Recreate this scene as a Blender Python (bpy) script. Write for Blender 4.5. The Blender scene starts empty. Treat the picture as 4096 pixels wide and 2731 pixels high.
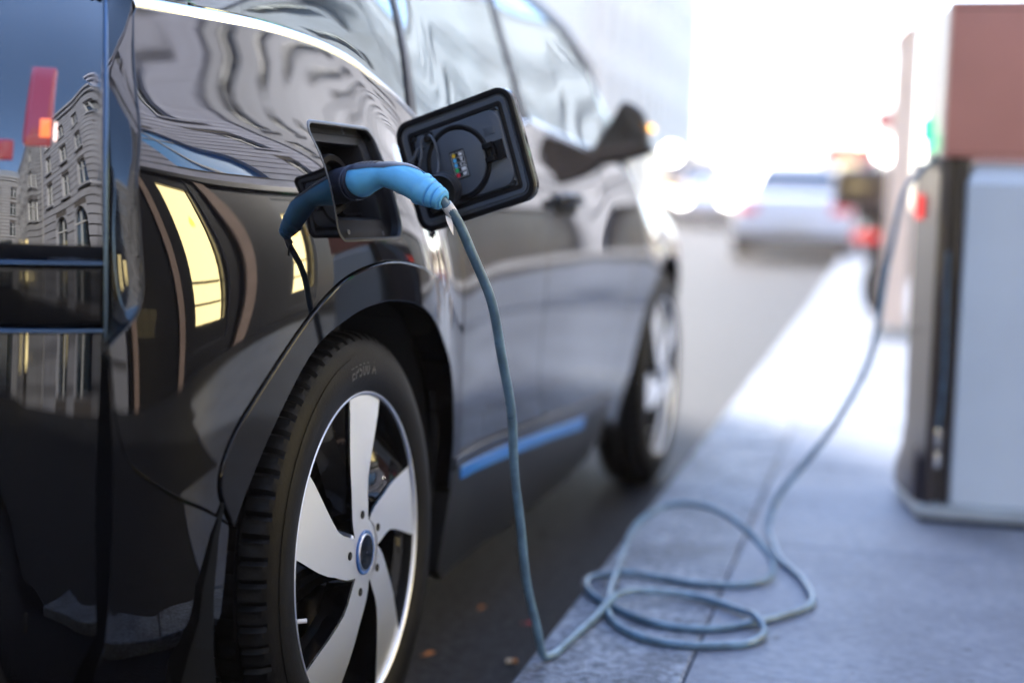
import bpy, bmesh, math, random
import numpy as np
from mathutils import Vector, Matrix
from mathutils.geometry import delaunay_2d_cdt
R = math.radians
random.seed(7); rng = np.random.default_rng(7)
scn = bpy.context.scene
COL = scn.collection

# ------------------------------------------------------------------ helpers
def link(o, parent=None):
    COL.objects.link(o)
    if parent is not None: o.parent = parent
    return o
def tag(o, label=None, cat=None, group=None, kind=None):
    if label: o['label'] = label
    if cat: o['category'] = cat
    if group: o['group'] = group
    if kind: o['kind'] = kind
    return o
def empty(name, loc=(0, 0, 0), rz=0.0, parent=None):
    o = bpy.data.objects.new(name, None); o.location = loc; o.rotation_euler = (0, 0, rz)
    o.empty_display_size = .1
    return link(o, parent)
def copy_tree(o, parent=None):
    c = o.copy(); COL.objects.link(c); c.parent = parent
    for ch in list(o.children): copy_tree(ch, c)
    return c

class MB:
    def __init__(s): s.v = []; s.f = []; s.m = []
    def add(s, vs, fs, mi=0):
        n = len(s.v); s.v += [tuple(map(float, q)) for q in vs]
        s.f += [tuple(i + n for i in f) for f in fs]; s.m += [mi] * len(fs)
        return s
    def box(s, x0, x1, y0, y1, z0, z1, mi=0, bev=0.0):
        if bev <= 0:
            vs = [(x, y, z) for x in (x0, x1) for y in (y0, y1) for z in (z0, z1)]
            return s.add(vs, [(0, 1, 3, 2), (4, 6, 7, 5), (0, 4, 5, 1), (2, 3, 7, 6), (0, 2, 6, 4), (1, 5, 7, 3)], mi)
        bm = bmesh.new(); bmesh.ops.create_cube(bm, size=1)
        for q in bm.verts: q.co = Vector(((x0 + x1) / 2 + q.co.x * (x1 - x0), (y0 + y1) / 2 + q.co.y * (y1 - y0), (z0 + z1) / 2 + q.co.z * (z1 - z0)))
        bmesh.ops.bevel(bm, geom=bm.edges[:], offset=bev, segments=3, profile=.6, affect='EDGES')
        bm.verts.index_update()
        s.add([q.co for q in bm.verts], [[q.index for q in f.verts] for f in bm.faces], mi); bm.free(); return s
    def grid(s, P, mi=0, flip=False, closeu=False, closev=False):
        P = np.asarray(P, float); a, b = P.shape[:2]; fs = []
        for i in range(a if closeu else a - 1):
            for j in range(b if closev else b - 1):
                i2, j2 = (i + 1) % a, (j + 1) % b
                f = (i * b + j, i2 * b + j, i2 * b + j2, i * b + j2)
                fs.append(f[::-1] if flip else f)
        return s.add(P.reshape(-1, 3), fs, mi)
    def prism(s, poly, fr, d0, d1, mi=0, bev=0.0):
        """poly (u,v) list placed by fr(u,v,d); extruded from d0 to d1 (d1 is the outside)."""
        n = len(poly); poly = np.asarray(poly, float)
        if bev > 0:
            rings = [(poly, d0), (poly, d1 - bev), (inset(poly, bev * .3), d1 - bev * .3), (inset(poly, bev), d1)]
        else: rings = [(poly, d0), (poly, d1)]
        vs = []
        for q, d in rings: vs += [fr(u, v, d) for u, v in q]
        fs = []
        for k in range(len(rings) - 1):
            for i in range(n):
                j = (i + 1) % n; fs.append((k * n + i, k * n + j, (k + 1) * n + j, (k + 1) * n + i))
        fs.append(tuple(range(n))[::-1]); fs.append(tuple((len(rings) - 1) * n + i for i in range(n)))
        return s.add(vs, fs, mi)
    def tube(s, pts, r, seg=12, mi=0, cap=True):
        pts = [Vector(q) for q in pts]; n = len(pts)
        rs = r if hasattr(r, '__len__') else [r] * n
        T = [(pts[min(i + 1, n - 1)] - pts[max(i - 1, 0)]).normalized() for i in range(n)]
        up = Vector((0, 0, 1)) if abs(T[0].z) < .9 else Vector((1, 0, 0))
        a = T[0].cross(up).normalized(); P = []
        for i in range(n):
            a = (a - T[i] * a.dot(T[i])).normalized(); b = T[i].cross(a)
            P.append([pts[i] + (a * math.cos(t) + b * math.sin(t)) * rs[i] for t in [2 * math.pi * k / seg for k in range(seg)]])
        n0 = len(s.v); s.grid([[tuple(q) for q in ring] for ring in P], mi, closev=True)
        if cap:
            s.f.append(tuple(n0 + k for k in range(seg))); s.m.append(mi)
            s.f.append(tuple(n0 + (n - 1) * seg + k for k in range(seg))[::-1]); s.m.append(mi)
        return s
    def lathe(s, prof, seg=64, mi=0, fr=None, a0=0.0):
        """prof: list of (h, r) about the local X axis."""
        fr = fr or (lambda x, y, z: (x, y, z))
        P = [[fr(h, r * math.cos(2 * math.pi * k / seg + a0), r * math.sin(2 * math.pi * k / seg + a0)) for k in range(seg)] for h, r in prof]
        return s.grid(P, mi, closev=True)
    def build(s, name, mats, parent=None, smooth=None, recalc=True):
        me = bpy.data.meshes.new(name); me.from_pydata(s.v, [], s.f)
        mats = mats if isinstance(mats, (list, tuple)) else [mats]
        for m in mats: me.materials.append(m)
        me.polygons.foreach_set('material_index', s.m)
        if recalc:
            bm = bmesh.new(); bm.from_mesh(me); bmesh.ops.recalc_face_normals(bm, faces=bm.faces[:]); bm.to_mesh(me); bm.free()
        me.update(); o = bpy.data.objects.new(name, me); link(o, parent)
        if smooth is not None:
            me.polygons.foreach_set('use_smooth', [True] * len(me.polygons))
            bm = bmesh.new(); bm.from_mesh(me)
            for e in bm.edges:
                if len(e.link_faces) == 2 and e.calc_face_angle(0) > R(smooth): e.smooth = False
            bm.to_mesh(me); bm.free()
        return o

def inset(poly, d):
    """Offset a closed polygon inwards (orientation independent)."""
    P = np.asarray(poly, float); A = np.roll(P, 1, 0); B = np.roll(P, -1, 0)
    area = np.sum(P[:, 0] * B[:, 1] - B[:, 0] * P[:, 1])
    s = 1 if area > 0 else -1
    def nrm(e): e = e / np.maximum(np.linalg.norm(e, axis=1, keepdims=True), 1e-9); return np.stack([-e[:, 1], e[:, 0]], 1) * s
    n1, n2 = nrm(P - A), nrm(B - P); m = n1 + n2; m /= np.maximum(np.linalg.norm(m, axis=1, keepdims=True), 1e-6)
    k = np.clip((m * n1).sum(1), .4, 1)
    return P + m * (d / k)[:, None]
def rrect(u0, u1, v0, v1, r, n=6):
    o = []
    for cx, cy, a in ((u1 - r, v1 - r, 0), (u0 + r, v1 - r, 90), (u0 + r, v0 + r, 180), (u1 - r, v0 + r, 270)):
        o += [(cx + r * math.cos(R(a + 90 * k / n)), cy + r * math.sin(R(a + 90 * k / n))) for k in range(n + 1)]
    return o
def circ(u, v, r, n=32): return [(u + r * math.cos(2 * math.pi * k / n), v + r * math.sin(2 * math.pi * k / n)) for k in range(n)]
def spline(pts, n=8, closed=False):
    """Centripetal-free Catmull-Rom through the points."""
    P = [np.array(q, float) for q in pts]; out = []; m = len(P)
    for i in range(m if closed else m - 1):
        p1, p2 = P[i], P[(i + 1) % m]
        p0 = P[i - 1] if (i > 0 or closed) else 2 * p1 - p2
        p3 = P[(i + 2) % m] if (i + 2 < m or closed) else 2 * p2 - p1
        for k in range(n):
            t = k / n
            out.append(.5 * (2 * p1 + (p2 - p0) * t + (2 * p0 - 5 * p1 + 4 * p2 - p3) * t * t + (3 * p1 - p0 - 3 * p2 + p3) * t ** 3))
    if not closed: out.append(P[-1])
    return out
def resample(poly, d):
    out = []; P = [np.array(q, float) for q in poly]
    for i in range(len(P)):
        a, b = P[i], P[(i + 1) % len(P)]; k = max(1, int(round(np.linalg.norm(b - a) / d)))
        out += [a + (b - a) * j / k for j in range(k)]
    return np.array(out)
def inside(q, poly):
    q = np.asarray(q, float); P = np.asarray(poly, float); x, y = q[:, 0], q[:, 1]; r = np.zeros(len(q), bool)
    j = len(P) - 1
    for i in range(len(P)):
        xi, yi, xj, yj = P[i][0], P[i][1], P[j][0], P[j][1]
        c = ((yi > y) != (yj > y)); 
        with np.errstate(divide='ignore', invalid='ignore'): xx = (xj - xi) * (y - yi) / (yj - yi) + xi
        r ^= c & (x < xx); j = i
    return r

# ------------------------------------------------------------------ materials
MATS = {}
def mat(name, col, rough=.5, metal=0.0, spec=.5, ior=1.5, coat=0.0, crough=.03, var=0.0, vscale=8.0, bump=0.0, bscale=60.0,
        emit=None, estr=0.0, rvar=0.0, col2=None, detail=6.0, stain=0.0, stsc=4.0):
    m = bpy.data.materials.new(name); m.use_nodes = True; nt = m.node_tree; b = nt.nodes['Principled BSDF']
    b.inputs['Base Color'].default_value = (*col, 1); b.inputs['Roughness'].default_value = rough
    b.inputs['Metallic'].default_value = metal; b.inputs['IOR'].default_value = ior; b.inputs['Specular IOR Level'].default_value = spec
    b.inputs['Coat Weight'].default_value = coat; b.inputs['Coat Roughness'].default_value = crough
    if emit: b.inputs['Emission Color'].default_value = (*emit, 1); b.inputs['Emission Strength'].default_value = estr
    tc = None
    def noise(sc, det=detail):
        nonlocal tc
        if tc is None: tc = nt.nodes.new('ShaderNodeTexCoord')
        n = nt.nodes.new('ShaderNodeTexNoise'); n.inputs['Scale'].default_value = sc; n.inputs['Detail'].default_value = det
        nt.links.new(tc.outputs['Object'], n.inputs['Vector']); return n
    if var > 0 or col2:
        n = noise(vscale); r = nt.nodes.new('ShaderNodeValToRGB'); r.color_ramp.elements[0].position = .35; r.color_ramp.elements[1].position = .68
        c0 = tuple(c * (1 - var) for c in col); c1 = col2 or tuple(min(1, c * (1 + var)) for c in col)
        r.color_ramp.elements[0].color = (*c0, 1); r.color_ramp.elements[1].color = (*c1, 1)
        nt.links.new(n.outputs['Fac'], r.inputs['Fac']); nt.links.new(r.outputs['Color'], b.inputs['Base Color'])
    if stain > 0:
        n2 = noise(stsc, 9); r2 = nt.nodes.new('ShaderNodeValToRGB'); r2.color_ramp.elements[0].position = .36; r2.color_ramp.elements[1].position = .56
        r2.color_ramp.elements[0].color = (1 - stain, 1 - stain, 1 - stain * .92, 1); r2.color_ramp.elements[1].color = (1, 1, 1, 1)
        n3 = noise(stsc * 9, 2); r3 = nt.nodes.new('ShaderNodeValToRGB'); r3.color_ramp.elements[0].position = .27; r3.color_ramp.elements[1].position = .31
        r3.color_ramp.elements[0].color = (.45, .45, .45, 1); r3.color_ramp.elements[1].color = (1, 1, 1, 1)
        m1 = nt.nodes.new('ShaderNodeMix'); m1.data_type = 'RGBA'; m1.blend_type = 'MULTIPLY'; m1.inputs[0].default_value = 1
        m2 = nt.nodes.new('ShaderNodeMix'); m2.data_type = 'RGBA'; m2.blend_type = 'MULTIPLY'; m2.inputs[0].default_value = 1
        src = b.inputs['Base Color'].links[0].from_socket
        nt.links.new(n2.outputs['Fac'], r2.inputs['Fac']); nt.links.new(n3.outputs['Fac'], r3.inputs['Fac'])
        nt.links.new(src, m1.inputs[6]); nt.links.new(r2.outputs['Color'], m1.inputs[7]); nt.links.new(m1.outputs[2], m2.inputs[6]); nt.links.new(r3.outputs['Color'], m2.inputs[7]); nt.links.new(m2.outputs[2], b.inputs['Base Color'])
    if rvar > 0:
        n = noise(vscale * 1.7); mr = nt.nodes.new('ShaderNodeMapRange'); mr.inputs['From Min'].default_value = .3; mr.inputs['From Max'].default_value = .7
        mr.inputs['To Min'].default_value = max(0, rough - rvar); mr.inputs['To Max'].default_value = rough + rvar
        nt.links.new(n.outputs['Fac'], mr.inputs['Value']); nt.links.new(mr.outputs['Result'], b.inputs['Roughness'])
    if bump > 0:
        n = noise(bscale, 4); bp = nt.nodes.new('ShaderNodeBump'); bp.inputs['Strength'].default_value = bump; bp.inputs['Distance'].default_value = .004
        nt.links.new(n.outputs['Fac'], bp.inputs['Height']); nt.links.new(bp.outputs['Normal'], b.inputs['Normal'])
    MATS[name] = m; return m
def glow(name, col, s):
    m = bpy.data.materials.new(name); m.use_nodes = True; nt = m.node_tree; nt.nodes.clear()
    e = nt.nodes.new('ShaderNodeEmission'); e.inputs[0].default_value = (*col, 1); e.inputs[1].default_value = s
    o = nt.nodes.new('ShaderNodeOutputMaterial'); nt.links.new(e.outputs[0], o.inputs[0]); return m
def glass(name, tint, ior=1.6, rough=0.0):
    """Thin tinted pane: transparent, with Fresnel reflection."""
    m = bpy.data.materials.new(name); m.use_nodes = True; nt = m.node_tree; nt.nodes.clear()
    t = nt.nodes.new('ShaderNodeBsdfTransparent'); t.inputs[0].default_value = (*tint, 1)
    g = nt.nodes.new('ShaderNodeBsdfGlossy'); g.inputs['Roughness'].default_value = rough; g.inputs[0].default_value = (.86, .97, 1, 1)
    f = nt.nodes.new('ShaderNodeFresnel'); f.inputs['IOR'].default_value = ior
    mx = nt.nodes.new('ShaderNodeMixShader'); o = nt.nodes.new('ShaderNodeOutputMaterial')
    nt.links.new(f.outputs[0], mx.inputs[0]); nt.links.new(t.outputs[0], mx.inputs[1]); nt.links.new(g.outputs[0], mx.inputs[2]); nt.links.new(mx.outputs[0], o.inputs[0])
    return m

M_paint = mat('black_car_paint', (.002, .002, .003), rough=.5, spec=0.0, ior=1.45, coat=1.0, crough=.012)
M_paint.node_tree.nodes['Principled BSDF'].inputs['Coat IOR'].default_value = 1.72
def film(m, lo, hi, sc=3.0):
    nt = m.node_tree; tc = nt.nodes.new('ShaderNodeTexCoord'); n = nt.nodes.new('ShaderNodeTexNoise'); n.inputs['Scale'].default_value = sc; n.inputs['Detail'].default_value = 8
    r = nt.nodes.new('ShaderNodeMapRange'); r.inputs['From Min'].default_value = .4; r.inputs['From Max'].default_value = .75; r.inputs['To Min'].default_value = lo; r.inputs['To Max'].default_value = hi
    nt.links.new(tc.outputs['Object'], n.inputs['Vector']); nt.links.new(n.outputs['Fac'], r.inputs['Value']); nt.links.new(r.outputs['Result'], nt.nodes['Principled BSDF'].inputs['Coat Roughness'])
film(M_paint, .008, .05)
M_pillar = mat('brown_black_pillar', (.012, .007, .007), rough=.4, spec=.25)
M_gloss = mat('gloss_black_trim', (.002, .002, .003), rough=.5, spec=0.0, coat=.8, crough=.06)
M_matte = mat('matte_black_plastic', (.010, .010, .011), rough=.55, bump=.08, bscale=400)
M_void = mat('dark_liner', (.003, .003, .003), rough=.9)
M_plas = mat('dark_grey_plastic', (.080, .094, .120), rough=.34, bump=.10, bscale=700, rvar=.05, vscale=10)
M_plas2 = mat('black_moulded_plastic', (.007, .0065, .008), spec=.16, rough=.45, bump=.08, bscale=600)
M_chrome = mat('satin_metal_trim', (.82, .83, .85), rough=.22, metal=1)
M_tyre = mat('tyre_rubber', (.0035, .0036, .0044), rough=.5, spec=.12, bump=.15, bscale=250, var=.25, vscale=14)
M_tyrelet = mat('tyre_lettering', (.05, .048, .048), rough=.5)
M_alloy = mat('machined_alloy', (.80, .84, .92), rough=.40, metal=1)
M_wblack = mat('wheel_gloss_black', (.004, .004, .005), rough=.4, spec=0.0, coat=.55, crough=.05)
M_bluering = mat('blue_ring', (.02, .12, .42), rough=.3, coat=.5)
M_steel = mat('brake_steel', (.12, .11, .11), rough=.45, metal=1)
M_accent = mat('blue_accent_strip', (.015, .20, .70), rough=.35, coat=.4)
M_sill = mat('sill_grey_plastic', (.010, .011, .013), spec=.25, rough=.40, bump=.05, bscale=500)
M_sideglass = glass('tinted_side_glass', (.20, .24, .27), 2.3)
M_rearglass = glass('dark_tail_glass', (.05, .055, .065), 1.9)
M_screen = glass('windscreen_glass', (.65, .72, .70), 1.5)
M_cabin = mat('cabin_dark_fabric', (.012, .012, .013), rough=.8)
M_taillens = mat('red_tail_lens', (.12, .002, .008), rough=.12, coat=1, emit=(1.0, .02, .05), estr=.03)
M_tailamber = mat('amber_tail_lens', (.6, .10, .01), rough=.2, coat=1, emit=(1.0, .18, .03), estr=.25)
M_tailwhite = glow('tail_bulb', (1, .7, .65), .5)
M_mirror = mat('mirror_silver', (.10, .09, .09), rough=.08, metal=1)
M_indicator = mat('amber_indicator', (.7, .25, .02), rough=.2, emit=(1, .45, .08), estr=1.2)

M_capm = mat('dust_cap_rubber', (.020, .022, .027), rough=.4)
M_plugblue = mat('light_blue_grip_plastic', (.15, .54, .92), rough=.42, bump=.10, bscale=500, var=.10, vscale=30, rvar=.06)
M_plugdark = mat('dark_navy_plug_body', (.035, .044, .075), rough=.42, bump=.08, bscale=500, var=.2, vscale=35)
M_cable = mat('grey_cable_jacket', (.11, .20, .29), rough=.34, var=.30, vscale=30, bump=.05, bscale=300, rvar=.08)
M_white = mat('white_label', (.80, .80, .82), rough=.45)
M_ink = mat('black_ink', (.01, .01, .01), rough=.6)
M_stk = mat('sticker_black', (.012, .012, .014), rough=.35)
def flat(n, c): return mat(n, c, rough=.45)
M_dy, M_db, M_dg, M_dr = flat('dot_yellow', (.85, .55, .04)), flat('dot_blue', (.10, .48, .85)), flat('dot_green', (.03, .55, .15)), flat('dot_red', (.80, .03, .06))

M_box = mat('flare_tinted_salmon', (.66, .275, .205), rough=.45, bump=.06, bscale=500, var=.05, vscale=4)  # salmon tint of the lens flare put into the box colour
M_boxedge = mat('rim_light_tone', (.80, .58, .48), rough=.35)  # rim light on the box edge put into a paler colour
M_panel = mat('pale_grey_panel', (.76, .83, .88), rough=.35, coat=.15, crough=.2, var=.05, vscale=3, bump=.02, bscale=300)
M_post = mat('brown_black_post', (.030, .020, .020), rough=.35, coat=.3)
M_violet = mat('violet_grey_gloss_panel', (.055, .048, .070), rough=.5, spec=.2, coat=.12, crough=.15, var=.1, vscale=6)
M_base = mat('grey_base_plinth', (.36, .41, .44), rough=.4, var=.12, vscale=10, bump=.05, bscale=100)
M_glow_g = glow('green_glow_emit', (.05, 1.0, .38), .34)
M_glow_r = glow('red_reflection_emit', (1.0, .10, .09), .26)
M_post2 = mat('pink_white_enamel', (.86, .72, .64), rough=.4, var=.05)

# ------------------------------------------------------------------ camera (position, axes and lens solved from the photograph's perspective)
cam = bpy.data.cameras.new('camera'); camo = link(bpy.data.objects.new('camera', cam))
cam.sensor_width = 36; cam.lens = 51.55; cam.clip_end = 3000; cam.clip_start = .05
cr, cu, cf = Vector((.968823, .246175, .027918)), Vector((-.050656, .086522, .994961)), Vector((-.242519, .965356, -.096295))
CP = Vector((.768393, -2.131137, .901293))
camo.matrix_world = Matrix(((cr.x, cu.x, -cf.x, CP.x), (cr.y, cu.y, -cf.y, CP.y), (cr.z, cu.z, -cf.z, CP.z), (0, 0, 0, 1)))
cam.dof.use_dof = True; cam.dof.focus_distance = 2.12; cam.dof.aperture_fstop = 1.35; cam.dof.aperture_blades = 0
scn.camera = camo

# ------------------------------------------------------------------ setting: road, kerb, pavement (road climbs slightly further on)
def gz(y): return .0125 * (min(max(y, 10.0), 60.0) - 10.0)
KX, KH = .203, .105
M_road = mat('asphalt', (.008, .0085, .012), spec=.12, rough=.62, col2=(.020, .021, .027), vscale=30, bump=.9, bscale=260, rvar=.10)
M_kerb = mat('granite_kerb', (.080, .098, .130), spec=.4, rough=.60, col2=(.31, .355, .43), vscale=60, bump=1.0, bscale=160, rvar=.05, detail=10, stain=.45, stsc=7)
M_slab = mat('worn_paving_slab', (.135, .158, .210), spec=.4, rough=.58, col2=(.190, .220, .282), vscale=38, bump=.6, bscale=180, rvar=.08, detail=10, stain=.26, stsc=3.2)
M_mortar = mat('joint_and_reflection_bed', (.016, .017, .020), rough=.85, spec=.2, var=.3, vscale=20)  # dark joint bed, left bare out of view to darken the car's reflections
YS = [-400, -60, -20, -8, 0, 6, 10, 14, 20, 30, 45, 60, 120, 400]
def sheet(name, x0, x1, dz, m, ys=YS):
    b = MB(); b.grid([[(x0, y, gz(y) + dz), (x1, y, gz(y) + dz)] for y in ys]); o = b.build(name, m); tag(o, kind='structure'); return o
sheet('ground', -400, 400, -.03, M_road)
sheet('road', -8.2, KX + .02, 0, M_road, [y for y in YS if abs(y) <= 120])
sheet('pavement_bed', KX + .01, 6.2, KH - .004, M_mortar, [y for y in YS if abs(y) <= 120])
def slab(b, x0, x1, y0, y1, top, th, bev=.008, jit=0.0):
    n = len(b.v); z0, z1 = gz(y0), gz(y1)
    w = lambda a: a + rng.uniform(-jit, jit)
    c = [(w(x0), w(y0), z0), (w(x1), w(y0), z0), (w(x1), w(y1), z1), (w(x0), w(y1), z1)]
    def off(k, d): cx, cy = (x0 + x1) / 2, (y0 + y1) / 2; x, y, z = c[k]; return (x + math.copysign(d, cx - x), y + math.copysign(d, cy - y), z)
    vs = [(c[k][0], c[k][1], c[k][2] + top - th) for k in range(4)] + [(c[k][0], c[k][1], c[k][2] + top - bev) for k in range(4)]
    for k in range(4): x, y, z = off(k, bev); vs.append((x, y, z + top))
    fs = [(8, 9, 10, 11)]
    for k in range(4): j = (k + 1) % 4; fs += [(k, j, j + 4, k + 4), (k + 4, j + 4, j + 8, k + 8)]
    b.add(vs, fs)
b = MB(); y = -9.0; edges = [-1.35, -.35, .82, 1.79, 2.8, 3.9, 4.9, 6.0]
while edges[-1] < 60: edges.append(edges[-1] + rng.uniform(.9, 1.2))
for a, c in zip(edges, edges[1:]): slab(b, KX, KX + .2745, a + .0028, c - .0028, KH + rng.uniform(-.002, .002), KH + .05, .006, .0)
kerb = b.build('kerb', M_kerb); tag(kerb, kind='structure')
b = MB(); xs = [.478, 1.52, 2.5, 3.4, 4.5]
for i, (x0, x1) in enumerate(zip(xs, xs[1:])):
    y = -9.0 + [.0, .45, .1, .6][i]; rows = [y]
    while rows[-1] < 60: rows.append(rows[-1] + rng.uniform(.75, 1.25))
    rows = [q for q in rows if q > .0]
    if i == 0: rows = [.02, 1.345, 2.45, 3.3, 4.4, 5.3, 6] + [6 + k * 1.05 for k in range(1, 52)]
    for a, c in zip(rows, rows[1:]): slab(b, x0 + .0022, x1 - .0022, a + .0035, c - .0035, KH + rng.uniform(-.0015, .0015), .06, .003, .001)
pav = b.build('pavement', M_slab); tag(pav, kind='structure')
b = MB(); b.box(-12, -8.2, -60, 120, -.02, .0)
vs = [];  b = MB(); b.grid([[(-8.2, y, gz(y) - .02), (-8.2, y, gz(y) + .12), (-11.5, y, gz(y) + .12)] for y in YS if abs(y) <= 120]); tag(b.build('far_pavement', M_slab), kind='structure')

# ------------------------------------------------------------------ car body surface (right flank): x as a function of (y, z)
def pchip(xs, ys):
    xs = np.array(xs, float); ys = np.array(ys, float); h = np.diff(xs); d = np.diff(ys) / h
    m = np.zeros(len(xs)); m[0] = d[0]; m[-1] = d[-1]
    m[1:-1] = (d[:-1] * h[1:] + d[1:] * h[:-1]) / (h[:-1] + h[1:])
    def f(x):
        x = np.clip(np.asarray(x, float), xs[0], xs[-1]); i = np.clip(np.searchsorted(xs, x, side='right') - 1, 0, len(xs) - 2); t = (x - xs[i]) / h[i]
        return ((1 + 2 * t) * (1 - t) ** 2) * ys[i] + t * (1 - t) ** 2 * h[i] * m[i] + t * t * (3 - 2 * t) * ys[i + 1] + t * t * (t - 1) * h[i] * m[i + 1]
    return f
def smooth_table(f, lo, hi, sig, n=1601):
    """Sampled curve, Gaussian-smoothed so that reflections flow without kinks."""
    x = np.linspace(lo, hi, n); h = x[1] - x[0]; k = np.arange(-int(4 * sig / h) - 1, int(4 * sig / h) + 2) * h; g = np.exp(-.5 * (k / sig) ** 2); g /= g.sum()
    p_ = len(k) // 2; y = f(x); y = np.concatenate([2 * y[0] - y[p_:0:-1], y, 2 * y[-1] - y[-2:-p_ - 2:-1]]); t = np.convolve(y, g, 'valid')
    def q(v):
        u = (np.clip(np.asarray(v, float), lo, hi) - lo) / h; i = np.clip(u.astype(int), 1, n - 3); s = u - i
        a, b_, c, d = t[i - 1], t[i], t[i + 1], t[i + 2]
        return .5 * (2 * b_ + (c - a) * s + (2 * a - 5 * b_ + 4 * c - d) * s * s + (3 * b_ - a - 3 * c + d) * s ** 3)
    return q
planf = smooth_table(pchip([-.66, -.60, -.56, -.5, -.35, -.15, .1, .3, .56, .75, 1.3, 1.8, 2.1, 2.4, 2.6, 2.8, 3.0, 3.15, 3.25],
                           [-.226, -.156, -.121, -.094, -.063, -.038, -.026, -.020, -.008, -.004, -.002, -.002, .006, .02, .022, .010, -.04, -.12, -.20]), -.66, 3.25, .03)
secq = smooth_table(pchip([.15, .35, .5, .65, .76, .84, .9, .95, .99, 1.05, 1.12, 1.3, 1.45, 1.56], [-.04, -.012, 0, .003, .001, -.010, -.024, -.037, -.047, -.063, -.086, -.164, -.262, -.36]), .15, 1.56, .022)
secd = smooth_table(pchip([.15, .40, .5, .6, .7, .8, .88, .96, 1.03, 1.12, 1.3, 1.45, 1.56], [-.06, -.026, -.012, -.002, .004, .002, -.010, -.034, -.066, -.105, -.185, -.262, -.36]), .15, 1.56, .022)
secf = smooth_table(pchip([.15, .4, .6, .70, .77, .83, .9, .96, 1.0, 1.05, 1.3], [-.06, -.02, 0, .002, -.008, -.035, -.095, -.18, -.26, -.38, -.5]), .15, 1.56, .015)
def sstep(t): t = np.clip(t, 0, 1); return t * t * t * (t * (6 * t - 15) + 10)
def S(y, z):
    y = np.asarray(y, float); z = np.asarray(z, float)
    t = sstep((y - .25) / .5); w = sstep((y - 2.15) / .35) * (z < 1.3)
    r = np.sqrt(y ** 2 + (z - .346) ** 2)
    fl = .055 * sstep((.92 - r) / .50) * (1 - .8 * sstep((y - .12) / .40))       # flare that wraps the rear wheel
    pl = planf(y); d = secd(z) * (1 - w) + secf(z) * w
    u = sstep((z - .95) / .45)
    q = z - .97; sp_ = .5 * (q + np.sqrt(q * q + .0009))                       # rear shoulder leans in more and more towards the tail
    tw = -.42 * (.35 - np.minimum(y, .35)) * sp_ * (1 - sstep((z - 1.12) / .3))
    hz_ = .93 - z; hz_ = .5 * (hz_ + np.sqrt(hz_ * hz_ + .0016)); yq = y - .28; yq = .5 * (yq - np.sqrt(yq * yq + .004))
    tw = tw + .26 * yq * .2 * np.tanh(hz_ / .2)                             # lower flank turns under towards the tail
    return pl * (1 - .45 * u) + fl + secq(z) * (1 - t) + d * t + tw + .011 * (1 - sstep((y + .25) / .6)) * (1 - sstep((z - .9) / .2))
XC = -.86                                             # car's centre plane
CAR = empty('electric_car', (0, 0, 0), -.0334)
tag(CAR, 'glossy black electric hatchback parked at the kerb with its charging flap open', 'car')

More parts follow.
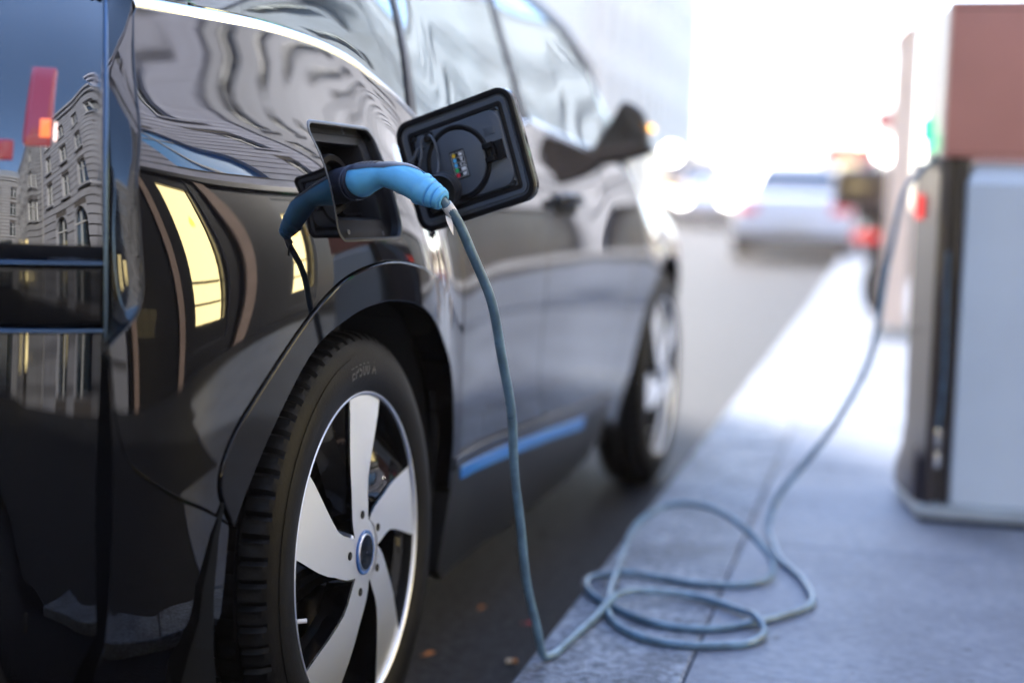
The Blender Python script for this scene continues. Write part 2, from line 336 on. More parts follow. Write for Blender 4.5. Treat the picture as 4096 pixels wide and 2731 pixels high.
def panel(name, outline, m, off=0.0, holes=(), res=.022, lip=.02, gap=.0032, parent=None, mirror=False, bev=.003, surf=S):
    """A pressed body panel: a patch of the flank surface with rolled edges and exact normals."""
    O = inset(resample(outline, res * .7), gap); H = [resample(h, res * .6) for h in holes]
    lo, hi = O.min(0), O.max(0)
    gx, gy = np.meshgrid(np.arange(lo[0], hi[0], res), np.arange(lo[1], hi[1], res)); G = np.stack([gx.ravel(), gy.ravel()], 1)
    k = inside(G, O)
    for h in H: k &= ~inside(G, h)
    G = G[k]; B = np.concatenate([O] + H)
    dm = np.min(np.linalg.norm(G[:, None] - B[None], axis=2), axis=1) if len(G) else np.zeros(0)
    G = G[dm > res * .4]
    pts = [Vector(q) for q in np.concatenate([B, G])]; ed = []; n = 0; loops = []
    for L in [O] + H:
        ed += [(n + i, n + (i + 1) % len(L)) for i in range(len(L))]; loops.append(list(range(n, n + len(L)))); n += len(L)
    vs, _, fs, ov, _, _ = delaunay_2d_cdt(pts, ed, [], 0, 1e-7)
    V = np.array([tuple(q) for q in vs]); C = np.array([V[list(f)].mean(0) for f in fs])
    k = inside(C, O)
    for h in H: k &= ~inside(C, h)
    F = [tuple(f) for f, q in zip(fs, k) if q]
    def s0(P): return surf(P[:, 0], P[:, 1]) + off
    def nor(P):
        e = 1.5e-3; a = (s0(P + [e, 0]) - s0(P - [e, 0])) / (2 * e); c = (s0(P + [0, e]) - s0(P - [0, e])) / (2 * e)
        N = np.stack([np.ones(len(P)), -a, -c], 1); return N / np.linalg.norm(N, axis=1, keepdims=True)
    X = np.stack([s0(V), V[:, 0], V[:, 1]], 1); N = nor(V)
    F = [f if np.dot(np.cross(X[f[1]] - X[f[0]], X[f[2]] - X[f[0]]), (1, 0, 0)) > 0 else f[::-1] for f in F]
    Vx = [X]; Nx = [N]; Fx = list(F); base = len(X)
    imap = {}
    for i, o in enumerate(ov):
        for q in o: imap[q] = i
    for li, L in enumerate(loops):
        idx = [imap[i] for i in L]; P2 = V[idx]; out = inset(P2, -bev if li == 0 else bev) - P2
        ln = np.maximum(np.linalg.norm(out, axis=1, keepdims=True), 1e-9); outn = out / ln
        n0 = N[idx]; r1 = X[idx] + np.concatenate([np.zeros((len(idx), 1)), outn * bev * .7], 1) - n0 * bev * .35
        r2 = X[idx] + np.concatenate([np.zeros((len(idx), 1)), outn * bev], 1) - n0 * bev; r3 = r2 - n0 * lip
        o3 = np.concatenate([np.zeros((len(idx), 1)), outn], 1)
        na = n0 * .7 + o3 * .7; na /= np.linalg.norm(na, axis=1, keepdims=True)
        m_ = len(idx); Vx += [r1, r2, r3]; Nx += [na, o3, o3]
        rings = [idx, list(range(base, base + m_)), list(range(base + m_, base + 2 * m_)), list(range(base + 2 * m_, base + 3 * m_))]; base += 3 * m_
        for a, c in zip(rings, rings[1:]):
            for i in range(m_): j = (i + 1) % m_; Fx.append((a[i], a[j], c[j], c[i]))
    X = np.concatenate(Vx); N = np.concatenate(Nx)
    if mirror: X = X * [-1, 1, 1] + [2 * XC, 0, 0]; N = N * [-1, 1, 1]
    F2 = []
    for f in Fx:
        g = np.cross(X[f[1]] - X[f[0]], X[f[2]] - X[f[0]]); F2.append(f if np.dot(g, N[list(f)].mean(0)) > 0 else f[::-1])
    me = bpy.data.meshes.new(name); me.from_pydata([tuple(q) for q in X], [], F2); me.materials.append(m)
    me.polygons.foreach_set('use_smooth', [True] * len(me.polygons)); me.update()
    me.normals_split_custom_set_from_vertices([tuple(q) for q in N])
    o = bpy.data.objects.new(name, me); return link(o, CAR if parent is None else parent)

ARCH_OUT = [(-.374, .460), (-.405, .52), (-.385, .579), (-.326, .642), (-.232, .723), (-.138, .774), (-.036, .795), (.076, .799), (.204, .780), (.375, .732), (.465, .66)]
ARCH_IN = [(.482, .33), (.470, .40), (.460, .462), (.397, .592), (.290, .664), (.173, .717), (.070, .736), (-.024, .736), (-.111, .722), (-.206, .684), (-.285, .601), (-.343, .515), (-.374, .452)]
AO = [tuple(q) for q in spline(ARCH_OUT, 5)]; AI = [tuple(q) for q in spline(ARCH_IN, 5)]
SEAM1 = [(.478, 1.022), (.484, .90), (.487, .817), (.487, .66), (.489, .58), (.503, .50), (.525, .42)]
SEAM2 = [(1.222, 1.078), (1.222, .972), (1.16, .88), (1.10, .80), (1.083, .70), (1.08, .568), (1.115, .484), (1.216, .396)]
BSEAM = [(-.374, .462), (-.425, .492), (-.479, .519), (-.531, .562), (-.548, .614), (-.553, .712)]
RIDGE = [(-.553, .712), (-.517, .761), (-.508, .84), (-.496, .919), (-.452, 1.0), (-.399, 1.077), (-.347, 1.150)]
CHROME = [(-.348, 1.149), (-.222, 1.150), (-.066, 1.151), (.056, 1.145), (.134, 1.137), (.201, 1.124), (.254, 1.107), (.326, 1.082), (.408, 1.049), (.478, 1.020), (.6, .995), (.78, .99), (.95, 1.02), (1.08, 1.062), (1.19, 1.083)]
CHR_LOW = [(a, c - .007) for a, c in CHROME]
PORT = rrect(-.128, .119, .833, 1.010, .026, 6)
PORT = [(a * .985 + (c - .90) * .14 + .004, c) for a, c in PORT]
sp = lambda q, n=4: [tuple(x) for x in spline(q, n)]
i_c = 9
# rear quarter
quarter = sp(BSEAM) [:-1] + sp(RIDGE)[:-1] + sp(CHR_LOW[:i_c]) + [(.478, 1.026)] + sp(SEAM1[:4])[1:] + AO[::-1][1:-1]
panel('rear_quarter_panel', quarter, M_paint, holes=[PORT], res=.016, lip=.012)
# rear wheel arch trim with the sliver of flank in front of it
arch = AO + sp([(.487, .66), (.489, .58), (.503, .50), (.525, .42)])[1:] + [(.503, .40)] + AI[1:]
panel('wheel_arch_trim', arch, M_gloss, off=.004, res=.016, lip=.05)
# doors
door_r = sp(SEAM1) + [(.527, .415), (.8, .412), (1.0, .405), (1.205, .394)] + sp(SEAM2)[::-1][1:] + sp(CHR_LOW[9:])[::-1]
panel('rear_door', door_r, M_paint, res=.024)
BELT = [(1.222, 1.083), (1.544, 1.057), (1.80, 1.038), (2.019, 1.018), (2.16, 1.005)]
FSEAM = [(2.10, 1.0), (2.09, .9), (2.06, .75), (2.02, .6), (1.985, .48), (1.944, .362)]
door_f = sp(SEAM2) + [(1.23, .390), (1.6, .375), (1.935, .36)] + sp(FSEAM)[::-1][1:] + [(a, c - .007) for a, c in sp(BELT[:4])[::-1]]
fd = panel('front_door', door_f, M_paint, res=.024)
# front fender
FA = [(2.57 + .405 * math.cos(R(a)), .346 + .395 * math.sin(R(a))) for a in range(-12, 196, 8)]
fend = [(2.17, .998), (2.5, .955), (2.8, .90), (3.05, .83), (3.18, .72), (3.2, .5), (3.14, .262)] + FA + [(2.08, .24), (1.95, .30)] + sp(FSEAM)[::-1]
panel('front_fender', fend, M_paint, res=.024)
# window glass
ROOFL = [(-.12, 1.47), (.4, 1.495), (1.0, 1.50), (1.4, 1.492), (1.75, 1.47)]
g1 = [(-.333, 1.158), (-.222, 1.159)] + [(a, c + .009) for a, c in sp(CHROME[1:9])] + [(.408, 1.068), (.472, 1.17), (.532, 1.271), (.607, 1.40), (.65, 1.48), (.4, 1.475), (-.12, 1.45)]
panel('side_window', g1, M_sideglass, off=-.006, res=.03, lip=.003)
g2 = [(.434, 1.060), (.497, 1.17), (.557, 1.271), (.632, 1.40), (.675, 1.48), (1.0, 1.482), (1.375, 1.478), (1.325, 1.378), (1.262, 1.24), (1.198, 1.094)] + [(a, c + .009) for a, c in sp(CHROME[8:14])[::-1]]
panel('side_window', g2, M_sideglass, off=-.006, res=.03, lip=.003)
g3 = [(1.235, 1.094), (1.295, 1.24), (1.36, 1.378), (1.41, 1.476), (1.70, 1.455), (2.0, 1.38), (2.18, 1.26), (2.25, 1.13), (2.19, 1.022)] + [(a, c + .009) for a, c in sp(BELT[:4])[::-1]]
panel('side_window', g3, M_sideglass, off=-.006, res=.03, lip=.003)
# pillars
panel('window_pillar', [(.402, 1.050), (.408, 1.068), (.472, 1.17), (.532, 1.271), (.607, 1.40), (.65, 1.48), (.68, 1.48), (.634, 1.40), (.559, 1.271), (.499, 1.17), (.436, 1.062), (.43, 1.04)], M_pillar, off=-.001, gap=.0005, res=.02, lip=.01)
panel('window_pillar', [(1.197, 1.088), (1.262, 1.24), (1.325, 1.378), (1.38, 1.48), (1.41, 1.48), (1.36, 1.378), (1.295, 1.24), (1.237, 1.088)], M_pillar, off=-.001, gap=.0005, res=.02, lip=.01)
panel('roof_rail', [(-.285, 1.27), (-.25, 1.31), (-.13, 1.455), (.4, 1.478), (1.0, 1.485), (1.4, 1.48), (1.70, 1.459), (2.0, 1.385), (2.185, 1.262), (2.255, 1.13), (2.20, 1.02), (2.26, 1.0), (2.36, 1.06), (2.36, 1.15), (2.29, 1.275), (2.10, 1.415), (1.75, 1.505), (1.4, 1.53), (1.0, 1.54), (.4, 1.535), (-.17, 1.51), (-.29, 1.38), (-.33, 1.28)], M_pillar, res=.025, lip=.03)
# satin trim strip under the side glass
b = MB(); P = []
for a, c in sp(CHROME, 6):
    x = float(S(a, c)); w = .0120 * (1 if a < .20 else max(.40, 1 - (a - .20) * 2.6))
    P.append([(x - .008 + .011 * math.cos(t) - .5 * w * math.sin(t), a, c - .002 + w * math.sin(t)) for t in np.linspace(-1.4, 1.6, 9)])
b.grid(P); b.build('window_trim', M_chrome, CAR, smooth=60)
b = MB(); P = []
for a, c in sp(BELT[:4], 6):
    x = float(S(a, c)); P.append([(x - .006 + .011 * math.cos(t), a, c + .010 * math.sin(t)) for t in np.linspace(-1.6, 1.6, 9)])
b.grid(P); b.build('window_trim', M_chrome, CAR, smooth=60)
# sill: black band, blue strip, grey rocker
b_top = [(.498, .398), (.51, .412), (.8, .407), (1.2, .39), (1.6, .371), (1.94, .357)]
panel('sill', sp(b_top) + [(1.955, .30), (1.88, .262), (1.80, .20), (1.5, .175), (.9, .17), (.52, .17), (.472, .20), (.482, .33)], M_sill, off=.006, res=.03, lip=.04)
def blue_strip(t0, t1, y): return None
bl = [(.533, .390), (.9, .3745), (1.3, .355), (1.642, .333), (1.630, .307), (1.3, .329), (.9, .350), (.545, .366)]
panel('accent_strip', bl, M_accent, off=.010, res=.03, lip=.006, gap=0)
panel('sill_upper_band', sp(b_top) + [(1.90, .338), (1.66, .336), (1.3, .357), (.9, .3765), (.53, .391), (.49, .389)], M_gloss, off=.0085, res=.03, lip=.004, gap=.0005)

# tail: plan curve of the rear, bands in height
TAILP = spline([(-.135, -.523), (-.165, -.548), (-.20, -.5705), (-.236, -.588), (-.35, -.633), (-.55, -.675), (XC, -.69)], 8)
TAILP = [np.array(q) for q in TAILP]; TAILP += [np.array([2 * XC - q[0], q[1]]) for q in TAILP[-2::-1]]
def tilt(z): return 2.0 * max(0, min(z, 1.15) - .72) ** 3 + .95 * max(0, z - 1.15)
def tail_pt(q, z, push=0.0):
    x, y = q; k = min(1, max(0, (abs(x - XC) - .45) / .27)); o = tilt(z)
    d = np.array([x - XC, (y + .30) * 3.0]); d /= np.linalg.norm(d)
    return (x - .62 * o * k * math.copysign(1, x - XC) + d[0] * push, y + o + d[1] * push, z)
def tailband(name, z0, z1, m, push=0.0, lip=.02, nz=14):
    zs = np.linspace(z0, z1, nz); b = MB()
    rows = [[tail_pt(q, z0 + .001, push - lip) for q in TAILP], [tail_pt(q, z0, push - .002) for q in TAILP]] + [[tail_pt(q, z, push) for q in TAILP] for z in np.linspace(z0 + .002, z1 - .002, nz)] + [[tail_pt(q, z1, push - .002) for q in TAILP], [tail_pt(q, z1 - .001, push - lip) for q in TAILP]]
    P = [[tail_pt_end(r, push, lip, 0)] + r + [tail_pt_end(r, push, lip, -1)] for r in rows]
    b.grid(P); return b.build(name, m, CAR, smooth=50)
def tail_pt_end(r, push, lip, k): x, y, z = r[k]; return (x + math.copysign(.001, x - XC), y + .02, z)
M_tailg = mat('smoked_tail_glass', (.002, .002, .003), rough=.5, spec=0, coat=1, crough=.01)
M_tailg.node_tree.nodes['Principled BSDF'].inputs['Coat IOR'].default_value = 2.3
tg = tailband('tailgate', .812, 1.50, M_tailg, .004, nz=30)
tailband('tail_band', .730, .806, M_gloss, -.004)
# tail lamp: a U of red lens with an amber bulb, set on the dark glass of the tail
def tail_patch(name, poly, m, push, mirror=False, parent=None):
    b = MB(); P = resample(poly, .01); c = P.mean(0)
    q = lambda u, z, d: None
    arr = np.array(TAILP); L = np.concatenate([[0], np.cumsum(np.linalg.norm(np.diff(arr, axis=0), axis=1))])
    def at(s, z, pu):
        x = np.interp(s, L, arr[:, 0]); y = np.interp(s, L, arr[:, 1]); p_ = tail_pt((x, y), z, pu)
        return (2 * XC - p_[0], p_[1], p_[2]) if mirror else p_
    n = len(P); I = inset(P, .003)
    b.add([at(s, z, .002) for s, z in P] + [at(s, z, push - .001) for s, z in P] + [at(s, z, push) for s, z in I], [(i, (i + 1) % n, n + (i + 1) % n, n + i) for i in range(n)] + [(n + i, n + (i + 1) % n, 2 * n + (i + 1) % n, 2 * n + i) for i in range(n)] + [tuple(range(2 * n, 3 * n))])
    return b.build(name, m, parent or CAR, smooth=40)
def tail_grid(name, s0, s1, z0, z1, m, push, mirror=False, parent=None, shear=0.0):
    arr = np.array(TAILP); L = np.concatenate([[0], np.cumsum(np.linalg.norm(np.diff(arr, axis=0), axis=1))]); b = MB()
    def at(s_, z, pu):
        p_ = tail_pt((np.interp(s_, L, arr[:, 0]), np.interp(s_, L, arr[:, 1])), z, pu); return (2 * XC - p_[0], p_[1], p_[2]) if mirror else p_
    U = np.linspace(0, 1, 9); V = np.linspace(0, 1, 11)
    b.grid([[at(s0 + (s1 - s0) * u + shear * (v - .5), z0 + (z1 - z0) * v, push - (.006 if u in (0, 1) or v in (0, 1) else 0)) for u in U] for v in V]); return b.build(name, m, parent or CAR, smooth=70)
for mir in (False, True):
    lens = tail_grid('tail_light', .062, .100, .945, 1.052, M_taillens, .0075, mir, shear=-.004)
    tail_grid('lower_lens', .104, .215, .930, .958, M_taillens, .0072, mir, lens)
    tail_grid('bulb', .066, .082, .958, .985, M_tailamber, .0085, mir, lens)
    tail_grid('reflector', .0595, .0625, .955, .980, M_tailwhite, .0080, mir, lens)
M_edge = mat('edge_highlight_metal', (.10, .15, .22), rough=.25, metal=1)  # highlight along the glass bevel, put into added blue metal tubes
b = MB(); b.tube([tuple(np.array(tail_pt(TAILP[0], z, .004)) + [.001, .0, 0]) for z in np.linspace(.60, 1.45, 30)], .0032, 8); b.build('tail_edge_highlight', M_edge, CAR, smooth=60)
for zz in (.809, .727):
    b = MB(); b.tube([tail_pt(q, zz, .003) for q in TAILP], .0028, 8); b.build('tail_edge_highlight', M_edge, CAR, smooth=60)
# rear corner trim between flank and tail (faces backwards)
for mir in (False, True):
    b = MB(); P = []
    for a, c in sp(RIDGE + [(-.300, 1.25), (-.185, 1.42), (-.10, 1.50)], 6):
        x = float(S(a, c)); o = tilt(c); ex = -.135 - .62 * o + .004; ey = -.523 + o + .002; e = (ex, ey)
        row = [(x - .001, a - .0005, c)] + [(x + (e[0] - x) * t, a + (e[1] - a) * t - .003 * math.sin(math.pi * t), c) for t in (.1, .3, .5, .7, .9, 1)] + [(e[0], e[1] + .03, c)]
        P.append([(2 * XC - q[0], q[1], q[2]) for q in row] if mir else row)
    b.grid(P); b.build('rear_corner_trim', M_paint, CAR, smooth=60)
# rear bumper: from the wheel arch round the corner and across the tail
b = MB(); side = [(-.381, .452)] + [(q[0], q[1]) for q in spline(BSEAM, 6)]
cols = []
for a, zt in side:
    if a > -.375: continue
    cols.append([(float(S(max(a, -.60), max(z, .24))) + .002 - .05 * max(0, .34 - z) / .2, a, z) for z in np.linspace(.18, zt - .003, 14)])
for i, q in enumerate(TAILP[1:-1]):
    cols.append([(lambda p_: (p_[0] + .0, p_[1] - .012 * math.sin(math.pi * (z - .2) / .52) + .10 * max(0, .34 - z) / .2, z))(tail_pt(q, z, .004)) for z in np.linspace(.18, .724, 14)])
nR = len([1 for a, zt in side if a <= -.375])
for k in range(nR - 1, -1, -1): cols.append([(2 * XC - x, y_, z) for x, y_, z in cols[k]])
b.grid(cols); b.grid([[c[-1] for c in cols], [(c[-1][0] * .98 + XC * .02, c[-1][1] + .03, c[-1][2] - .01) for c in cols]])
bump = b.build('rear_bumper', M_paint, CAR, smooth=40)
b = MB(); b.lathe([(0, .0001), (0, .010), (-.004, .011)], 20, fr=lambda h, u, v: (-.20 + u * .55, -.595 - h - u * .8, .37 + v)); b.build('reflector', M_gloss, bump)
# roof, bonnet, windscreen, front and the far flank: closes the shell
b = MB(); P = []
for yy in np.linspace(-.30, 1.85, 24):
    zr = float(np.interp(yy, [-.3, -.1, .4, 1.0, 1.4, 1.85], [1.46, 1.515, 1.535, 1.54, 1.53, 1.49])); xr = float(S(yy, zr)) + .004
    P.append([(XC + (xr - XC) * u, yy + (0 if yy < 1.5 else .10 * (1 - u * u)), zr + .045 * (1 - u * u) ** .8) for u in np.linspace(-1, 1, 17)])
b.grid(P); b.build('roof', M_paint, CAR, smooth=40)
b = MB(); P = []
for t in np.linspace(0, 1, 12):
    yy = 1.86 + (2.36 - 1.86) * t; zr = 1.49 + (1.06 - 1.49) * t; xr = float(S(min(yy, 2.2), zr)) - .01
    P.append([(XC + (xr - XC) * u, yy + (.10 + .25 * t) * (1 - u * u), zr + .03 * (1 - u * u)) for u in np.linspace(-1, 1, 17)])
b.grid(P); b.build('windscreen', M_screen, CAR, smooth=40)
b = MB(); P = []
for yy in np.linspace(2.18, 3.24, 22):
    zr = float(np.interp(yy, [2.18, 2.5, 2.8, 3.05, 3.24], [1.0, .957, .902, .832, .72])); xr = float(S(yy, zr))
    P.append([(XC + (xr - XC) * u, yy + .12 * (1 - u * u) * ((yy - 2.18) / 1.06), zr + .075 * (1 - u ** 4) * (1 - .5 * (yy - 2.18))) for u in np.linspace(-1, 1, 21)])
b.grid(P); b.build('bonnet', M_paint, CAR, smooth=40)
b = MB(); P = []
for u in np.linspace(-1, 1, 21):
    P.append([(XC + (.66 + .06 * math.sin(math.pi * w)) * u, 3.17 + .15 * (1 - u * u) + .05 * math.sin(math.pi * w), .2 + .53 * w) for w in np.linspace(0, 1, 10)])
b.grid(P); b.build('front_bumper', M_paint, CAR, smooth=40)
FARSIDE = [(-.53, .30), (-.38, .30)] + AI[::-1][1:-1] + [(.47, .20), (1.85, .20), (2.08, .24)] + FA[::-1] + [(3.14, .262), (3.2, .5), (3.18, .72), (3.05, .83), (2.8, .90), (2.5, .955), (2.2, 1.0)] + BELT[::-1] + CHR_LOW[::-1] + RIDGE[::-1]
panel('far_side_panel', FARSIDE, M_paint, res=.05, mirror=True)
panel('far_side_window', g1, M_sideglass, off=-.004, res=.06, lip=.003, mirror=True)
panel('far_side_window', g2, M_sideglass, off=-.004, res=.06, lip=.003, mirror=True)
panel('far_side_window', g3, M_sideglass, off=-.004, res=.06, lip=.003, mirror=True)
panel('far_roof_rail', [(-.375, 1.152), (-.26, 1.30), (-.13, 1.455), (.4, 1.478), (1.0, 1.485), (1.4, 1.48), (1.70, 1.459), (2.0, 1.385), (2.185, 1.262), (2.255, 1.13), (2.20, 1.02), (2.36, 1.06), (2.29, 1.275), (2.10, 1.415), (1.75, 1.505), (1.4, 1.53), (.4, 1.535), (-.2, 1.51), (-.50, 1.17)], M_paint, res=.05, lip=.03, mirror=True)
# dark inner shell behind the panel gaps, floor, wheel housings, cabin
IN = [(-.50, .30), (-.43, .30), (-.43, .47)] + [(math.cos(R(a)) * .470, .346 + math.sin(R(a)) * .470) for a in range(150, -21, -10)] + [(.47, .20), (1.85, .20), (2.08, .26)] + [(2.57 + .43 * math.cos(R(a)), .346 + .43 * math.sin(R(a))) for a in range(190, -11, -10)] + [(3.1, .3), (3.12, .7), (2.8, .85), (2.3, .97), (1.9, 1.01), (1.2, 1.06), (.95, 1.0), (.6, .975), (.4, 1.02), (.2, 1.08), (-.1, 1.11), (-.33, 1.11), (-.44, .95), (-.50, .72)]
panel('inner_shell', IN, M_void, off=-.028, holes=[inset(PORT, -.012)], res=.05, lip=.01)
b = MB()
b.box(-1.62, -.10, -.55, 3.05, .19, .22); b.box(-1.50, -.24, -.6, .62, .22, .62); b.box(-1.5, -.26, 2.05, 3.1, .22, .80)
b.box(-1.60, -.12, .60, 2.05, .22, .36)
b.build('underbody', M_void, CAR)
for yc in (0, 2.57):
    for sgn in (0, 1):
        b = MB()
        prof = [(math.cos(R(a)) * .425, .346 + math.sin(R(a)) * .425) for a in range(-25, 206, 10)]
        P = [[(x if not sgn else 2 * XC - x, yc + u, max(v, .19)) for u, v in prof] for x in (-.035, -.26)]; b.grid(P); b.build('wheel_housing', M_void, CAR)
for sx in (-.50, -1.22):
    for yy in (.35, 1.25):
        b = MB(); b.box(sx - .24, sx + .24, yy, yy + .5, .40, .62, bev=.05); b.box(sx - .23, sx + .23, yy - .10, yy + .06, .55, 1.08, bev=.05); st_ = b.build('seat', M_cabin, CAR, smooth=40)
        b = MB(); b.box(sx - .13, sx + .13, yy - .13, yy - .02, 1.09, 1.28, bev=.045); b.build('headrest', M_cabin, st_, smooth=40)
b = MB(); b.box(-1.55, -.18, 2.0, 2.35, .6, .98, bev=.05); b.build('dashboard', M_cabin, CAR, smooth=40)
b = MB(); b.box(-1.6, -.12, -.45, .2, .6, .86, bev=.03); b.build('boot_floor', M_cabin, CAR, smooth=40)
# door handle
def handle():
    yc0, yc1, z0, z1 = 1.185, 1.40, .868, .918
    ring = rrect(yc0, yc1, z0, z1, .022, 5)
    b = MB(); b.prism(ring, lambda u, v, d: (float(S(u, v)) + d, u, v), -.002, .003, bev=.002); b.build('handle_recess', M_void, fd, smooth=40)
    pts = spline([(1.19, .900), (1.22, .906), (1.29, .908), (1.36, .904), (1.395, .897)], 5)
    b = MB(); b.tube([(float(S(u, v)) + .006 + .030 * max(0, math.sin(math.pi * (u - 1.19) / .205)) ** .5, u, v) for u, v in pts], [.009 + .004 * math.sin(math.pi * i / (len(pts) - 1)) for i in range(len(pts))], 12)
    b.build('door_handle', M_gloss, fd, smooth=60)
handle()
# door mirror
def mirror():
    core = np.array([(-.082, -.080), (.085, -.052), (.080, -.014), (.064, .060), (.012, .090), (-.016, .052)]); c0 = core.mean(0)
    out = np.array(spline(core, 6, closed=True)) * .55 + resample(core, .01)[:0].sum() if False else np.array(spline(core, 6, closed=True))
    b = MB(); P = []
    for t, k in ((0, .90), (.02, .97), (.06, 1.0), (.25, 1.0), (.5, .93), (.75, .78), (.92, .52), (1, .12)):
        q = c0 + (out - c0) * k; P.append([(-.010 + u, 1.845 + .15 * t, 1.085 + v) for u, v in q])
    b.grid(P, closev=True); k = len(b.v) - len(out); b.f.append(tuple(range(k, k + len(out)))); b.m.append(0); m = b.build('door_mirror', M_pillar, CAR, smooth=40)
    b = MB(); b.tube([(-.105, 1.95, 1.015), (-.07, 1.93, 1.02), (-.03, 1.90, 1.035)], [.016, .014, .014], 12); b.build('mirror_stalk', M_pillar, m, smooth=60)
    q = c0 + (out - c0) * .88
    b = MB(); b.prism([(-.010 + u, 1.085 + v) for u, v in q], lambda u, v, d: (u, 1.846 - d, v), -.004, .002); b.build('mirror_glass', M_mirror, m)
    b = MB(); b.tube([(.0, 1.955, 1.12), (.04, 1.94, 1.115), (.072, 1.91, 1.105)], .007, 8); b.build('indicator', M_indicator, m, smooth=60)
mirror()

# ------------------------------------------------------------------ charging port and flap
def port():
    fr = lambda u, v, d: (float(S(u, v)) + d, u, v)
    ring = resample(PORT, .008)
    def loop(poly, d): return [fr(u, v, d) for u, v in poly]
    c = ring.mean(0)
    steps = [(0.0002, -.001), (.003, -.004), (.004, -.016), (.016, -.018), (.018, -.020), (.030, -.022), (.032, -.028), (.034, -.075)]
    P = []
    for ins, d in steps:
        q = inset(ring, ins) if ins > 0 else ring; P.append(loop(q, d))
    b = MB(); n = len(ring); b.grid(P, closev=True); k = len(b.v) - n; b.f.append(tuple(range(k, k + n))); b.m.append(0)
    o = b.build('charging_port', M_plas2, CAR, smooth=35)
    b = MB(); b.grid([loop(inset(ring, i_), d_) for i_, d_ in ((-.0012, -.0015), (-.0006, .0006), (.0022, .0010), (.0042, .0002), (.0046, -.004))], closev=True); b.build('port_rim', M_capm, o, smooth=50)
    ax = Vector((1, -.20, .12)).normalized(); e1 = Vector((0, 0, 1)); e1 = (e1 - ax * e1.dot(ax)).normalized(); e2 = ax.cross(e1)
    o0 = Vector((-.060, -.028, .915))
    F = lambda h, u, v: tuple(o0 + ax * h + e1 * u + e2 * v)
    b = MB(); b.lathe([(-.02, .046), (.014, .046), (.018, .044), (.018, .036), (.0, .035), (.0, .001)], 40, fr=F); b.build('socket', M_plas2, o, smooth=35)
    b = MB(); b.lathe([(-.01, .030), (.010, .030), (.010, .001)], 32, fr=lambda h, u, v: (-.060 + h, .050 + u, .885 + v)); b.box(-.066, -.045, .02, .085, .868, .872, bev=.001)
    b.build('lower_socket', M_plas2, o, smooth=35)
    b = MB()
    for u, v in ((-.085, .999), (.05, .999), (-.06, .846), (.07, .842)):
        b = MB(); b.lathe([(-.019, .004), (-.0165, .004), (-.0160, .001)], 10, fr=lambda h, p_, q_, u=u, v=v: fr(u + p_, v + q_, h)); b.build('screw', M_plas, o, smooth=35)
    b = MB(); b.box(.0, .032, .112, .135, .905, .945, bev=.006); b.build('flap_hinge', M_plas2, o, smooth=35)
    b = MB(); b.prism([(-.028, .852), (-.024, .866), (-.020, .858), (-.022, .851)], lambda u, v, d: (-.068 + d, u, v), 0, .001); 
port()
FO = Vector((.012, .127, .925)); FD = Vector((.92669, -.22973, .29743)); FU = Vector((-.30193, .01615, .95319)); FN = Vector((-.22378, -.97312, -.05439))
def F3(u, v, d=0.0): return tuple(FO + FD * u + FU * v + FN * d)
